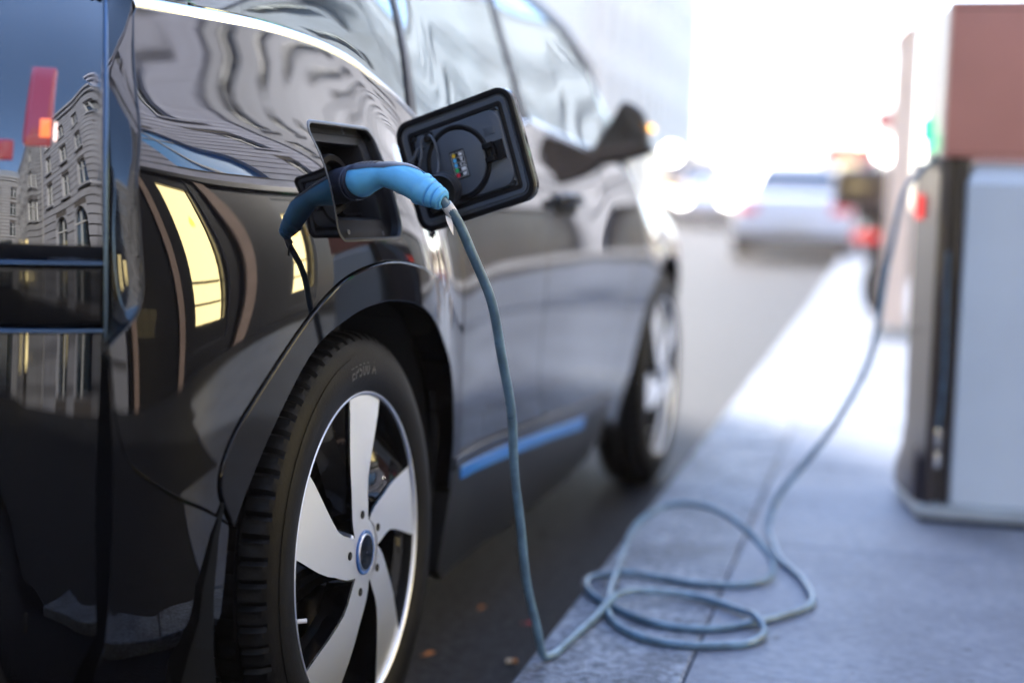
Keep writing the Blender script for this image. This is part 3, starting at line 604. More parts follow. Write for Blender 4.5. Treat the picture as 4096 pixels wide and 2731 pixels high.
def flap():
    b = MB(); ring = rrect(.005, .226, -.090, .090, .026, 7)
    # outer painted skin with a rolled rim and stepped inside
    P = []
    for ins, d in [(.02, -.016), (.004, -.0135), (0, -.010), (0, -.002), (.0015, 0), (.006, 0), (.007, -.002), (.012, -.0035), (.013, -.001), (.016, -.0005), (.020, -.001), (.022, -.0045), (.028, -.006), (.030, -.002), (.033, -.0005)]:
        P.append([F3(u, v, d) for u, v in (inset(ring, ins) if ins else ring)])
    b.grid(P, closev=True); n = len(ring); k = len(b.v) - n; b.f.append(tuple(range(k, k + n))); b.m.append(0); b.f.append(tuple(range(n))); b.m.append(0)
    o = b.build('charging_flap', M_plas, CAR, smooth=30)
    b = MB(); b.grid([[F3(u, v, d) for u, v in inset(ring, ins)] for ins, d in ((-.0004, -.006), (-.0004, .0006), (.002, .0016), (.0075, .0014), (.009, -.001))], closev=True); b.build('gasket', M_plas2, o, smooth=50)
    b = MB(); b.grid([[F3(u, v, d) for u, v in inset(ring, ins)] for ins, d in ((.0195, -.0012), (.0225, .0004), (.0265, .0002), (.028, -.003))], closev=True); b.build('seal_groove', M_plas2, o, smooth=50)
    b = MB(); b.prism([(u, v) for u, v in ring], F3, -.0165, -.0108); b.build('flap_skin', M_paint, o, smooth=30)
    # raised inner field and round groove
    f = MB(); out = resample(rrect(.038, .197, -.058, .060, .020, 6), .006); n = len(out)
    f.prism(rrect(.036, .199, -.060, .062, .022, 7), F3, -.001, .0035, bev=.003); f.build('inner_panel', M_plas, o, smooth=30)
    f = MB(); f.lathe([(.0036, .0600), (.0052, .0585), (.0056, .0560), (.0044, .0530), (.0037, .0510)], 64, fr=lambda h, u, v: F3(.108 + u, -.001 + v, h)); f.build('round_rim', M_plas2, o, smooth=60)
    f = MB(); f.prism(circ(.108, -.001, .051, 56), F3, .0030, .0062, bev=.002); f.build('round_plate', M_plas, o, smooth=30)
    # lock catch
    f = MB(); f.box(0, 1, 0, 1, 0, 1)
    f = MB()
    def bx(u0, u1, v0, v1, d0, d1): f.prism([(u0, v0), (u1, v0), (u1, v1), (u0, v1)], F3, d0, d1, bev=.0012)
    bx(.172, .194, -.018, .012, .003, .009); bx(.163, .180, .003, .012, .003, .018); bx(.163, .180, -.018, -.010, .003, .018); bx(.176, .182, -.010, .004, .009, .015)
    f.build('latch', M_plas2, o, smooth=30)
    f = MB(); f.prism(rrect(.166, .185, .024, .037, .002, 3), F3, .003, .0042, bev=.0005); f.build('press_pad', M_plas, o, smooth=30)
    # information sticker: five dots and five pictograms
    st = MB(); st.prism(rrect(.0965, .1245, -.0275, .0185, .0025, 4), F3, .0060, .0067); sk = st.build('sticker', M_stk, o)
    f = MB(); h0, h1 = .0066, .0070
    def q(u0, u1, v0, v1): f.prism([(u0, v0), (u1, v0), (u1, v1), (u0, v1)], F3, h0, h1)
    for k in range(6): v = .0150 - k * .0078; q(.0985, .1225, v - .0002, v + .0002)
    q(.0985, .0989, -.024, .015); q(.1221, .1225, -.024, .015)
    for k in range(5):
        v = .0111 - k * .0078; u = .1165
        if k == 0 or k == 4:
            for s in (-1, 1): f.prism([(u, v), (u + s * .0032, v + .0026), (u + s * .0032, v - .0026)], F3, h0, h1)
            f.prism([(u - .0008, v - .003), (u + .0008, v - .003), (u + .0008, v + .003), (u - .0008, v + .003)], F3, h0, h1 + .0001)
            if k == 4: f.prism([(u - .0042, v - .0028), (u - .0036, v - .0030), (u + .0042, v + .0028), (u + .0036, v + .0030)], F3, h0, h1 + .0002)
        elif k == 1:
            f.prism(circ(u, v - .0010, .0019, 12), F3, h0, h1); f.prism([(u - .003, v + .0012), (u + .003, v + .0012), (u + .003, v + .0028), (u - .003, v + .0028)], F3, h0, h1)
        elif k == 2:
            for a in ((u - .0035, u + .0035, v + .0018, v + .0026), (u - .0035, u + .0035, v - .0026, v - .0018), (u - .0038, u - .0030, v - .0026, v + .0026), (u + .0030, u + .0038, v - .0026, v + .0026), (u - .0046, u - .0038, v - .0012, v + .0012)): q(*a)
        else:
            q(u - .0042, u + .0042, v - .0026, v + .0026)
    f.build('pictogram', M_white, sk) if False else f.build('sticker_print', M_white, o)
    for k, m in enumerate((M_dy, M_db, M_db, M_dg, M_dr)):
        f = MB(); f.prism(circ(.1040, .0111 - k * .0078, .0032, 16), F3, .0066, .0071); f.build('sticker_dot', m, o)
    # dust cap hanging from a clip on two thin straps
    cd = (FN * .86 + Vector((.35, -.2, -.25)) * .5).normalized(); e1 = (FU - cd * FU.dot(cd)).normalized(); e2 = cd.cross(e1); c0 = FO + FD * .078 + FU * -.034 + FN * .010
    f = MB(); f.lathe([(0, .001), (0, .024), (.002, .0265), (.008, .0268), (.009, .0285), (.012, .0285), (.013, .027), (.032, .0275), (.034, .0262), (.033, .0245), (.006, .0235), (.006, .001)], 44, fr=lambda h, u, v: tuple(c0 + cd * h + e1 * u + e2 * v))
    cap = f.build('dust_cap', M_capm, o, smooth=35)
    f = MB(); f.prism(rrect(.062, .076, .046, .060, .002, 2), F3, .002, .014, bev=.002); f.build('strap_clip', M_plas2, o, smooth=30)
    f = MB(); f.tube([F3(u, v, d) for u, v, d in spline([(.072, .055, .012), (.079, .051, .016), (.083, .040, .017), (.082, .028, .016), (.079, .014, .014), (.078, .000, .018), (.076, -.008, .022)], 6)], .0021, 8)
    f.tube([F3(u, v, d) for u, v, d in spline([(.066, .056, .012), (.060, .052, .015), (.056, .042, .016), (.054, .028, .018), (.047, .014, .020), (.036, .000, .020), (.030, -.02, .016)], 6)], .0021, 8)
    f.tube([F3(u, v, d) for u, v, d in spline([(.056, .042, .010), (.046, .038, .012), (.037, .028, .014), (.026, .023, .014), (.010, .022, .010), (-.01, .018, -.004), (-.03, .01, -.02)], 6)], [.0032] * 37, 8)
    f.build('strap', M_plas, o, smooth=60)
flap()

# ------------------------------------------------------------------ wheels
def make_wheel():
    W = empty('wheel', parent=CAR)
    # tyre with sipes cut into the shoulder and circumferential grooves
    prof = [(-.150, .236), (-.018, .238), (-.006, .243), (-.001, .250), (.004, .262), (.0075, .278), (.0085, .294), (.006, .309), (.0052, .311), (.004, .3105), (.001, .322), (-.004, .3315), (-.009, .3375), (-.015, .3415), (-.024, .3440), (-.040, .3457),
            (-.0405, .339), (-.046, .339), (-.0465, .3462), (-.072, .3468), (-.0725, .339), (-.080, .339), (-.0805, .3468), (-.104, .3465), (-.1045, .339), (-.111, .339), (-.1115, .3460), (-.130, .344), (-.143, .340), (-.152, .330), (-.156, .30), (-.153, .262), (-.150, .236)]
    N = 350; P = []
    for h, r in prof:
        row = []
        for k in range(N):
            d = 0
            if r > .334 and h > -.0405 and k % 5 == 0: d = .006
            elif r > .339 and h > -.03 and (k % 5 == 2) and -.026 < h < -.008: d = .003
            elif r > .345 and h < -.0465 and k % 5 == 3: d = .006
            a = 2 * math.pi * k / N; row.append((h, (r - d) * math.cos(a), (r - d) * math.sin(a)))
        P.append(row)
    b = MB(); b.grid(P, closev=True); tyre = b.build('tyre', M_tyre, W, smooth=28)
    # moulded code on the sidewall
    cu_ = bpy.data.curves.new('code', 'FONT'); cu_.body = 'EP500 A'; cu_.size = .027; cu_.extrude = .0006; cu_.space_character = 1.12; cu_.offset = .0003
    to = bpy.data.objects.new('code', cu_); COL.objects.link(to); bpy.context.view_layer.update()
    me = bpy.data.meshes.new_from_object(to.evaluated_get(bpy.context.evaluated_depsgraph_get())); bpy.data.objects.remove(to)
    for v in me.vertices:
        u, w, t = v.co; r = .279 + w; a = R(101) - (u) / .29; v.co = (.0083 + t - .0005 * abs(w - .008) / .006, r * math.cos(a), r * math.sin(a))
    me.materials.clear(); me.materials.append(M_tyrelet); tl = bpy.data.objects.new('tyre_lettering', me); link(tl, W)
    # rim barrel and machined lip
    b = MB(); b.lathe([(-.006, .2455), (-.002, .2462), (.0005, .2480), (.001, .2505), (-.001, .2522), (-.006, .2525)], 120); b.build('rim_lip', M_alloy, W, smooth=60)
    b = MB(); b.lathe([(-.006, .2460), (-.02, .238), (-.04, .230), (-.155, .224)], 96); b.lathe([(-.135, .226), (-.140, .05)], 64); b.build('rim', M_wblack, W, smooth=60)
    b = MB(); b.lathe([(-.085, .150), (-.085, .08), (-.097, .08), (-.097, .150), (-.085, .150)], 64); b.box(-.13, -.07, -.16, -.08, -.07, .07, bev=.01); b.build('brake_disc', M_steel, W, smooth=40)
    def xs(r): return -.004 + .010 * (1 - (r / .242) ** 2)
    RR = [.2462, .225, .20, .17, .14, .115, .095, .078, .064, .052]
    def sw(r): return R(26) * (max(0, .25 - r) / .20) ** 1.5
    def hw(r): return R(14.7) + R(1.2) * (.242 - r) / .06 + (R(16) * ((.11 - r) / .06) ** 1.3 if r < .11 else 0)
    b = MB(); P = []; nA = 9
    for r in RR:
        P.append([(xs(r), r, -hw(r) + 2 * hw(r) * j / (nA - 1) + sw(r)) for j in range(nA)])
    pol = lambda q: (q[0], q[1] * math.cos(q[2]), q[1] * math.sin(q[2]))
    top = [[pol(q) for q in row] for row in P]
    b.grid(top, 0)
    for s in (0, nA - 1):
        sg = -1 if s == 0 else 1
        edge = [row[s] for row in P]
        b.grid([[pol(q) for q in edge], [pol((q[0] - .0025, q[1], q[2] + sg * .0015 / q[1])) for q in edge], [pol((q[0] - .045, q[1], q[2] - sg * .010 / q[1])) for q in edge]], 1)
    b.grid([[pol((q[0] - .045, q[1], q[2])) for q in row] for row in P], 1)
    sp0 = b.build('spoke', [M_alloy, M_wblack], W, smooth=35)
    # dark blade beside every spoke
    b = MB(); P = []
    for r in np.linspace(.238, .085, 9):
        a0 = hw(r) + sw(r) - .03; wdt = R(25) * ((r - .05) / .19) ** .8
        P.append([(xs(r) - .004 - .030 * (t ** 1.3) - .004 * math.sin(math.pi * t), r, a0 + wdt * t) for t in np.linspace(0, 1, 6)] + [(xs(r) - .075, r, a0 + wdt * .9)])
    b.grid([[pol(q) for q in row] for row in P]); bl0 = b.build('spoke_blade', M_wblack, W, smooth=40)
    for k, a in enumerate((9, 83, 155, 227, 300)):
        o1, o2 = (sp0, bl0) if k == 0 else (sp0.copy(), bl0.copy())
        if k: link(o1, W); link(o2, W)
        o1.rotation_euler = (R(a), 0, 0); o2.rotation_euler = (R(a), 0, 0)
    b = MB(); b.lathe([(.0045, .001), (.0045, .050), (.0040, .056), (.0015, .0575), (-.06, .056)], 60); b.build('hub', M_alloy, W, smooth=30)
    for a in (27, 99, 173, 250, 324): b = MB(); b.lathe([(.0045, .0066), (.0066, .0064), (.0068, .0050), (.0066, .0005)], 14, fr=lambda h, u, v, a=a: (h, u + .062 * math.cos(R(a)), v + .062 * math.sin(R(a)))); b.build('wheel_bolt', M_void, W, smooth=30)
    b = MB(); b.lathe([(.003, .0355), (.0070, .0350), (.0080, .0325), (.0070, .0295)], 48, 0); b.lathe([(.0070, .0297), (.0080, .0290), (.0084, .0268)], 48, 1); b.lathe([(.0084, .0270), (.0092, .012), (.0094, .0005)], 48, 2); b.build('hub_cap', [M_bluering, M_chrome, M_wblack], W, smooth=40)
    b = MB(); b.tube([(-.012, -.222, -.052), (.001, -.213, -.052)], .0035, 8); b.build('valve', M_white, W, smooth=40)
    return W
W0 = make_wheel(); W0.location = (0, 0, .346); W0.rotation_euler = (0, R(-1.6), 0)
W1 = copy_tree(W0, CAR); W1.location = (0.004, 2.57, .346); W1.rotation_euler = (R(31), R(-.5), 0)
W2 = copy_tree(W0, CAR); W2.location = (2 * XC, 0, .346); W2.rotation_euler = (0, 0, math.pi)
W3 = copy_tree(W0, CAR); W3.location = (2 * XC, 2.57, .346); W3.rotation_euler = (R(50), 0, math.pi)

# ------------------------------------------------------------------ charging cable with its plug
def local_to_world(q):
    c, s = math.cos(.0334), math.sin(.0334); x, y_, z = q; return Vector((c * x + s * y_, -s * x + c * y_, z))
CAB = empty('charging_cable', (.2375, .29, KH)); 
tag(CAB, 'grey blue charging cable with light blue plug, looped on the pavement between car and charger', 'cable')
CI = Matrix.Translation(-Vector((.2375, .29, KH)))
class TMB(MB):
    def add(s, vs, fs, mi=0): return MB.add(s, [tuple(CI @ Vector(q)) for q in vs], fs, mi)
    def grid(s, P, mi=0, **k): return MB.grid(s, P, mi, **k)
hang = [(.1493, -.1101, .8991), (.1631, -.0936, .8777), (.181, -.0602, .8285), (.1986, -.0153, .7564), (.209, .0311, .6741), (.2119, .0788, .5806), (.2114, .1253, .4829), (.2101, .1675, .3889), (.2146, .2215, .2666), (.2241, .264, .1692)]
G = .1125
gl = [(.234, .283, .122), (.2395, .300, G), (.253, .38, G), (.269, .539, G + .004), (.295, .675, G + .018), (.353, .747, G + .012), (.438, .771, G + .002), (.532, .696, G + .004), (.570, .626, G + .014), (.588, .560, G + .004), (.575, .505, G), (.538, .475, G), (.463, .443, G), (.381, .461, G), (.321, .527, G), (.281, .622, G + .001), (.262, .784, G + .006),
      (.247, .99, .14), (.258, 1.14, .175), (.31, 1.24, .20), (.395, 1.24, .205), (.49, 1.14, .185), (.560, 1.06, .145), (.570, .985, .122), (.556, .945, .114), (.512, .906, G), (.424, .881, G), (.329, .902, G + .002), (.262, .905, G + .004), (.214, .872, G), (.203, .81, G), (.225, .735, G), (.281, .654, G), (.382, .564, G), (.481, .56, G), (.57, .636, G), (.646, .753, G), (.664, .842, G), (.644, .962, G), (.602, 1.09, G), (.568, 1.19, .118), (.540, 1.33, .128)]
upw = [(.5324, 1.41, .150), (.5477, 1.46, .195), (.6087, 1.51, .2771), (.685, 1.56, .3902), (.7394, 1.61, .5025), (.768, 1.66, .642), (.7805, 1.71, .772), (.8019, 1.76, .9047), (.8351, 1.81, .9862), (.888, 1.86, 1.0357), (.93, 1.88, 1.045)]
b = TMB(); start = [tuple(local_to_world((.135, -.098, .908)))]
cp_ = [np.array(q) for q in spline(start + hang + gl + upw, 6)]; kk = np.arange(len(cp_))
for k_ in range(8, len(cp_) - 8): cp_[k_] = cp_[k_] + np.array([math.sin(k_ * .53 + 1) * .0016, math.sin(k_ * .37) * .0020, abs(math.sin(k_ * .29)) * .0012])
b.tube(cp_, .0074, 14); b.build('cable', M_cable, CAB, smooth=60)
# plug: dark body, collar rings, blue grip with stepped boot
def axis_surface(pts, radii, seg=28, sq=(1.0, 1.0)):
    """Rings of (r_side, r_up) along a spline; returns the ring grid."""
    C = [Vector(q) for q in spline(pts, 6)]; n = len(C); t_src = np.linspace(0, 1, len(pts)); t = np.linspace(0, 1, n)
    ra = np.interp(t, t_src, [q[0] for q in radii]); rb = np.interp(t, t_src, [q[1] for q in radii]); P = []; 
    for i in range(n):
        T = (C[min(i + 1, n - 1)] - C[max(i - 1, 0)]).normalized(); U = Vector((0, 0, 1)); U = (U - T * U.dot(T)).normalized(); B = T.cross(U)
        P.append((C[i], U, B, T, ra[i], rb[i]))
    return P
def ringpts(fr, a0=0, a1=360, seg=28, k=1.0, add=0.0):
    C, U, B, T, ra, rb = fr
    return [tuple(C + B * (math.cos(R(a)) * (ra * k + add)) + U * (math.sin(R(a)) * (rb * k + add))) for a in np.linspace(a0, a1, seg, endpoint=(a1 - a0) < 360)]
LW = lambda q: tuple(local_to_world(q))
plug_pts = [LW(q) for q in [(-.050, -.008, .912), (-.019, -.037, .917), (.006, -.055, .921), (.022, -.072, .925), (.056, -.084, .932), (.094, -.094, .926), (.126, -.100, .911), (.146, -.104, .902)]]
plug_r = [(.0265, .027), (.0265, .027), (.0255, .0260), (.0235, .0235), (.0185, .0165), (.0215, .0215), (.0215, .0205), (.018, .0185)]
FRM = axis_surface(plug_pts, plug_r); nF = len(FRM)
b = TMB(); b.grid([ringpts(f) for f in FRM[:20]], closev=True); 
b.f.append(tuple(range(28))); b.m.append(0)
plug = b.build('plug', M_plugdark, CAB, smooth=50)
b = TMB()
for i0 in (9, 11, 13):
    f0 = FRM[i0]; 
    for f0 in (FRM[i0],):
        C, U, B, T, ra, rb = f0
        b.grid([[tuple(Vector(q) + T * dz) for q in ringpts(f0, add=ad)] for dz, ad in ((-.0024, -.001), (-.0018, .0007), (.0, .0012), (.0018, .0007), (.0024, -.001))], closev=True)
b.build('collar_ring', M_plugdark, plug, smooth=60)
b = TMB()    # blue grip: wraps the sides and underside, begins behind the collar with a slanted edge
rows = []
for i in range(15, 40):
    f0 = FRM[min(i, nF - 1)]; t = (i - 15) / 24
    a0 = -258 + 0 ; lim = 50 if i < 27 else 50 + (i - 27) * 6
    lim = min(lim, 90); rows.append(ringpts(f0, 90 + (90 - lim), 90 + 360 - (90 - lim), 34, 1.0, .0013 if i > 15 else -.0005))
b.grid(rows); b.build('grip', M_plugblue, plug, smooth=50)
b = TMB()    # dark spine on the top of the handle
b.grid([ringpts(f0, 38, 142, 12, 1.0, .0018 * math.sin(math.pi * min(1, max(0, (i - 12) / 20)))) for i, f0 in enumerate(FRM[12:32])]) if False else None
rows = []
for i in range(14, 34):
    w = 58 if i < 26 else max(3, 58 - (i - 26) * 7.4); rows.append(ringpts(FRM[i], 90 - w, 90 + w, 12, 1.0, .0021))
b.grid(rows); b.build('spine', M_plugdark, plug, smooth=50)
b = TMB(); T = FRM[nF - 1][3]; C = FRM[nF - 3][0]; U, B = FRM[nF - 1][1], FRM[nF - 1][2]; prof = []
for k in range(4):
    h0 = -.030 + k * .0105; r0 = .0233 - k * .0024
    prof += [(h0, r0 - .0032), (h0 + .0004, r0 + .0006), (h0 + .002, r0 + .0012), (h0 + .0078, r0 - .0006), (h0 + .0088, r0 - .0022), (h0 + .0094, r0 - .0050)]
prof += [(.0125, .0118), (.0135, .0090), (.013, .0072)]
b.lathe(prof, 32, fr=lambda h, u, v: tuple(C + T * (h + .008) + B * u + U * v)); b.build('boot', M_plugblue, plug, smooth=40)
b = TMB(); q0 = FRM[11]; b.add([tuple(q0[0] + q0[2] * x * -1 + q0[1] * -.030 + q0[3] * y_ + Vector((0, -.004, 0))) for x, y_ in ((-.006, -.006), (.010, -.006), (.010, .006), (-.006, .006))], [(0, 1, 2, 3)]); 
b = TMB(); q0 = FRM[12]; C_, U_, B_, T_, ra_, rb_ = q0
b.grid([[tuple(C_ + T_ * dt + B_ * (math.cos(R(a)) * (ra_ + .0012)) + U_ * (math.sin(R(a)) * (rb_ + .0012))) for a in (-78, -86, -94, -102)] for dt in (-.004, .004)]); b.build('print_patch', M_white, plug)
b = TMB()
for k in range(5):
    C_, U_, B_, T_, ra_, rb_ = FRM[19 + k]; b.grid([[tuple(C_ + T_ * dt + B_ * (math.cos(R(a)) * (ra_ + h_)) + U_ * (math.sin(R(a)) * (rb_ + h_))) for a in np.linspace(60, 120, 9)] for dt, h_ in ((-.0016, .0015), (-.0012, .0034), (.0012, .0034), (.0016, .0015))])
b.build('thumb_ridges', M_plugdark, plug, smooth=50)
# white sleeve and paper tag on the cable
hp = [Vector(q) for q in spline(start + hang[:4], 10)]
b = TMB(); b.tube(hp[15:21], .0086, 16); b.build('label_sleeve', M_white, CAB, smooth=60)
a0 = hp[20]; b = TMB(); vs = []
for t in np.linspace(0, 1, 8):
    c = a0 + Vector((-.004 + .007 * t, -.009, -.004 - .024 * t)); w = .0050 - .002 * abs(t - .4); tw = .3 + 1.2 * t
    vs.append([c + Vector((-w * math.cos(tw), -w * math.sin(tw), .002)), c + Vector((w * math.cos(tw), w * math.sin(tw), -.002))])
b.grid([[tuple(q) for q in r] for r in vs]); b.grid([[tuple(q + Vector((0, .0008, 0))) for q in r] for r in vs], flip=True); b.build('paper_tag', M_white, CAB)

# ------------------------------------------------------------------ charging station at the kerbside
ST = empty('charging_station', (1.2, 1.93, KH)); tag(ST, 'charging station with flare-tinted top box over a pale grey lower panel, cable leaving its side', 'charging station')
class SMB(MB):
    def add(s, vs, fs, mi=0): return MB.add(s, [(q[0] - 1.2, q[1] - 1.93, q[2] - KH) for q in vs], fs, mi)
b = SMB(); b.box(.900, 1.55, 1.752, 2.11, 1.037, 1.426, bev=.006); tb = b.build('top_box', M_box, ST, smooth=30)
b = SMB(); b.box(.8975, .9055, 1.7485, 1.7545, 1.040, 1.424, bev=.002); b.build('rim_lit_edge', M_boxedge, tb, smooth=30)
b = SMB()
for k in range(5): b.lathe([(0, .0055), (.0016, .005), (.0022, .003), (.0018, .0005)], 16, fr=lambda h, u, v, k=k: (.9265 + k * .0165 + u, 1.752 - h, 1.057 + v))
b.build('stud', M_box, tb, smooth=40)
b = SMB(); b.box(.906, 1.545, 1.7512, 1.7535, 1.4055, 1.4075); b.box(.906, 1.545, 1.7512, 1.7535, 1.046, 1.0475); b.build('seam', M_void, tb)
# lower front panel, bulging with a chamfered top
b = SMB(); y0 = 1.752
P = [[(x + (0 if i else 0), yy, z) for x, yy in prof] for i, (z, prof) in enumerate([])]
rows = []
for z, dx, dy in ((.150, .004, .012), (.156, 0, .003), (.170, 0, 0), (.95, 0, -.004), (.972, 0, -.006), (1.008, .012, .014), (1.024, .016, .026), (1.030, .02, .06)):
    xl = .9635 + dx; xr = 1.54 - dx; rows.append([(xl, 2.05, z), (xl, y0 + dy + .012, z), (xl + .004, y0 + dy + .004, z), (xl + .012, y0 + dy, z), ((xl + xr) / 2, y0 + dy - .004, z), (xr - .012, y0 + dy, z), (xr, y0 + dy + .012, z), (xr, 2.05, z)])
b.grid(rows); b.build('front_panel', M_panel, ST, smooth=28)
# recessed column between panel and side: posts, inner cable
b = SMB(); b.box(.915, .97, 1.80, 2.05, .148, 1.036); b.build('column', M_post, ST)
b = SMB(); b.box(.898, .922, 1.752, 1.790, .148, 1.036, bev=.006); b.build('corner_post', M_post, ST, smooth=30)
b = SMB(); b.box(.944, .9535, 1.756, 1.80, .148, 1.036, bev=.003); b.build('corner_post', M_post, ST, smooth=30)
b = SMB(); b.tube(spline([(.926, 1.772, .80), (.930, 1.768, .66), (.934, 1.766, .5), (.932, 1.768, .40), (.925, 1.772, .32)], 6), .0055, 10); b.build('inner_cable', M_cable, ST, smooth=60)
b = SMB(); b.box(.921, .933, 1.752, 1.762, .30, .345, bev=.003); b.box(.921, .935, 1.752, 1.762, .245, .285, bev=.003); b.build('lock', M_chrome, ST, smooth=30)
# side panel with its flared foot
b = SMB(); rows = []
for z, o in ((.148, .022), (.20, .020), (.26, .006), (.32, 0), (.6, .002), (.95, .004), (1.03, .006)):
    rows.append([(.902, 1.80, z), (.8975 - o * .2, 1.762, z), (.893 - o * .4, 1.79, z), (.870 - o, 1.94, z), (.849 - o, 2.06, z), (.87, 2.10, z)])
b.grid(rows); sd = b.build('side_panel', M_violet, ST, smooth=35)
b = SMB(); b.lathe([(0, .010), (.002, .009), (.002, .002)], 16, fr=lambda h, u, v: (.866 - h, 1.95 + u * .8, .58 + v * 1.4)); b.build('keyhole', M_post, sd)
b = SMB(); b.prism([(1.78, .150), (2.05, .150), (2.0, .17), (1.80, .29)], lambda u, v, d: (.898 - d - .012 - (u - 1.76) * .17, u, v), 0, .008, bev=.003); b.build('foot_wedge', M_violet, ST, smooth=30)
# green glow, red glow added for a reddish reflection, and cable outlet on the side
b = SMB(); b.box(.853, .880, 1.99, 2.02, 1.09, 1.15, bev=.012); b.box(.862, .880, 1.85, 1.89, 1.055, 1.10, bev=.008); b.build('green_glow', M_glow_g, ST, smooth=30)
b = SMB(); b.box(.846, .876, 1.95, 2.03, .88, .945, bev=.004); b.build('red_reflection_glow', M_glow_r, ST, smooth=30)
b = SMB(); b.prism([(.8985, 1.762), (.8985, 2.09), (.868, 2.09), (.868, 2.06)], lambda u, v, d: (u, v, d), 1.037, 1.415); b.build('pale_side_face', M_boxedge, ST, smooth=30)  # left face of the top box, painted in the rim light tone
b = SMB(); b.lathe([(0, .018), (.012, .016), (.018, .010)], 20, fr=lambda h, u, v: (.895 - h, 1.865 + u, 1.036 + v)); b.build('cable_outlet', M_post, ST, smooth=40)
# plinth
pl = [(.836, 2.06), (.884, 1.738), (1.58, 1.738), (1.58, 2.16), (.836, 2.16)]
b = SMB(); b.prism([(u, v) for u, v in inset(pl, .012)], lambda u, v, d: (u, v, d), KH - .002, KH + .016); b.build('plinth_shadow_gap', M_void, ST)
b = SMB(); b.prism(pl, lambda u, v, d: (u, v, d), KH + .014, KH + .044, bev=.006); b.build('plinth', M_base, ST, smooth=30)

# second post further along
z0 = KH + gz(7.4)
P2 = empty('charging_post', (.94, 7.55, z0)); tag(P2, 'tall pale pink charging post with curved top behind the charging station', 'charging post')
b = MB(); pr = [(-.17, 0), (-.17, 1.82), (-.14, 1.88), (-.10, 1.91), (-.05, 1.93), (-.01, 1.935), (-.01, 0)]
b.prism(pr, lambda u, v, d: (u, d, v), -.16, .16, bev=.015); b.build('post_body', M_post2, P2, smooth=30)
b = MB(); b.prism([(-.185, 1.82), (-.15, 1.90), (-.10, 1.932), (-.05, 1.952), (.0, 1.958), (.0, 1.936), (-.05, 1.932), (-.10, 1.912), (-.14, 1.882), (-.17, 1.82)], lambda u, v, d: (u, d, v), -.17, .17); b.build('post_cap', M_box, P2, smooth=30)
b = MB(); b.box(-.21, .03, -.2, .2, 0, .06, bev=.01); b.build('post_foot', M_base, P2, smooth=30)

# ------------------------------------------------------------------ litter
M_leaf = mat('orange_leaf', (.55, .20, .04), rough=.6, var=.3, vscale=60); M_leafr = mat('red_leaf', (.45, .05, .05), rough=.6, var=.3, vscale=60)
M_butt = mat('cigarette_paper', (.75, .60, .42), rough=.7)
def leaf(x, y_, m, s, label):
    b = MB(); out = [(math.cos(t) * s * (1 + .25 * math.sin(5 * t)), math.sin(t) * s * .7 * (1 + .2 * math.cos(3 * t))) for t in np.linspace(0, 2 * math.pi, 18, endpoint=False)]
    b.add([(0, 0, .004)] + [(u, v, .002 + .006 * abs(math.sin(3 * i))) for i, (u, v) in enumerate(out)], [(0, i + 1, (i + 1) % 18 + 1) for i in range(18)])
    b.tube([(s, 0, .004), (s * 1.8, .002, .003)], .0007, 6)
    o = b.build('fallen_leaf', m); o.location = (x, y_, .001); o.rotation_euler = (0, 0, x * 40); tag(o, label, 'leaf')
leaf(-.06, .57, M_leaf, .011, 'small orange leaf on the asphalt beside the rear wheel')
leaf(.08, .84, M_leafr, .012, 'red leaf on the asphalt in front of the hanging cable foot')
b = MB(); b.tube([(0, 0, .005), (.011, .004, .005)], .0045, 12, 0); b.tube([(.011, .004, .005), (.020, .0073, .005)], .0044, 12, 1); o = b.build('cigarette_butt', [M_butt, M_leaf], smooth=60); o.location = (.095, .575, .001); tag(o, 'cigarette butt lying in the gutter by the kerb', 'cigarette butt')
leaf(-.05, .92, M_leaf, .008, 'tiny brown leaf on the dark asphalt under the car edge')
# ------------------------------------------------------------------ street vehicles
M_wpaint = mat('white_car_paint', (.88, .88, .90), rough=.3, coat=.6, crough=.05)
M_wglass = mat('car_window_glass', (.06, .08, .10), rough=.05, spec=1.0, ior=1.8)
M_dark = mat('dark_bumper_plastic', (.030, .022, .022), rough=.6)
M_red = mat('red_tail_lamp', (.60, .02, .04), rough=.2, coat=1, emit=(1, .05, .08), estr=.12)
M_plate = mat('number_plate', (.75, .75, .70), rough=.5)
M_head = glow('lit_headlamp', (1, .97, .90), 9)
M_headw = glow('warm_lamp', (1, .84, .46), 7)
M_rimg = mat('grey_rim', (.45, .45, .47), rough=.35, metal=1)
def road_wheel(par, x, y_, r=.32, w=.20):
    W = empty('wheel', (x, y_, r), 0, par); s = 1 if x > 0 else -1
    b = MB(); b.lathe([(-w / 2 * s, r * .66), (-w / 2 * s, r * .93), (-w * .3 * s, r), (w * .3 * s, r), (w / 2 * s, r * .93), (w / 2 * s, r * .66)], 32); b.build('tyre', M_tyre, W, smooth=35)
    b = MB(); b.lathe([(w * .42 * s, r * .67), (w * .36 * s, r * .55), (w * .40 * s, .04), (w * .44 * s, .001)], 32); b.build('rim', M_rimg, W, smooth=40)
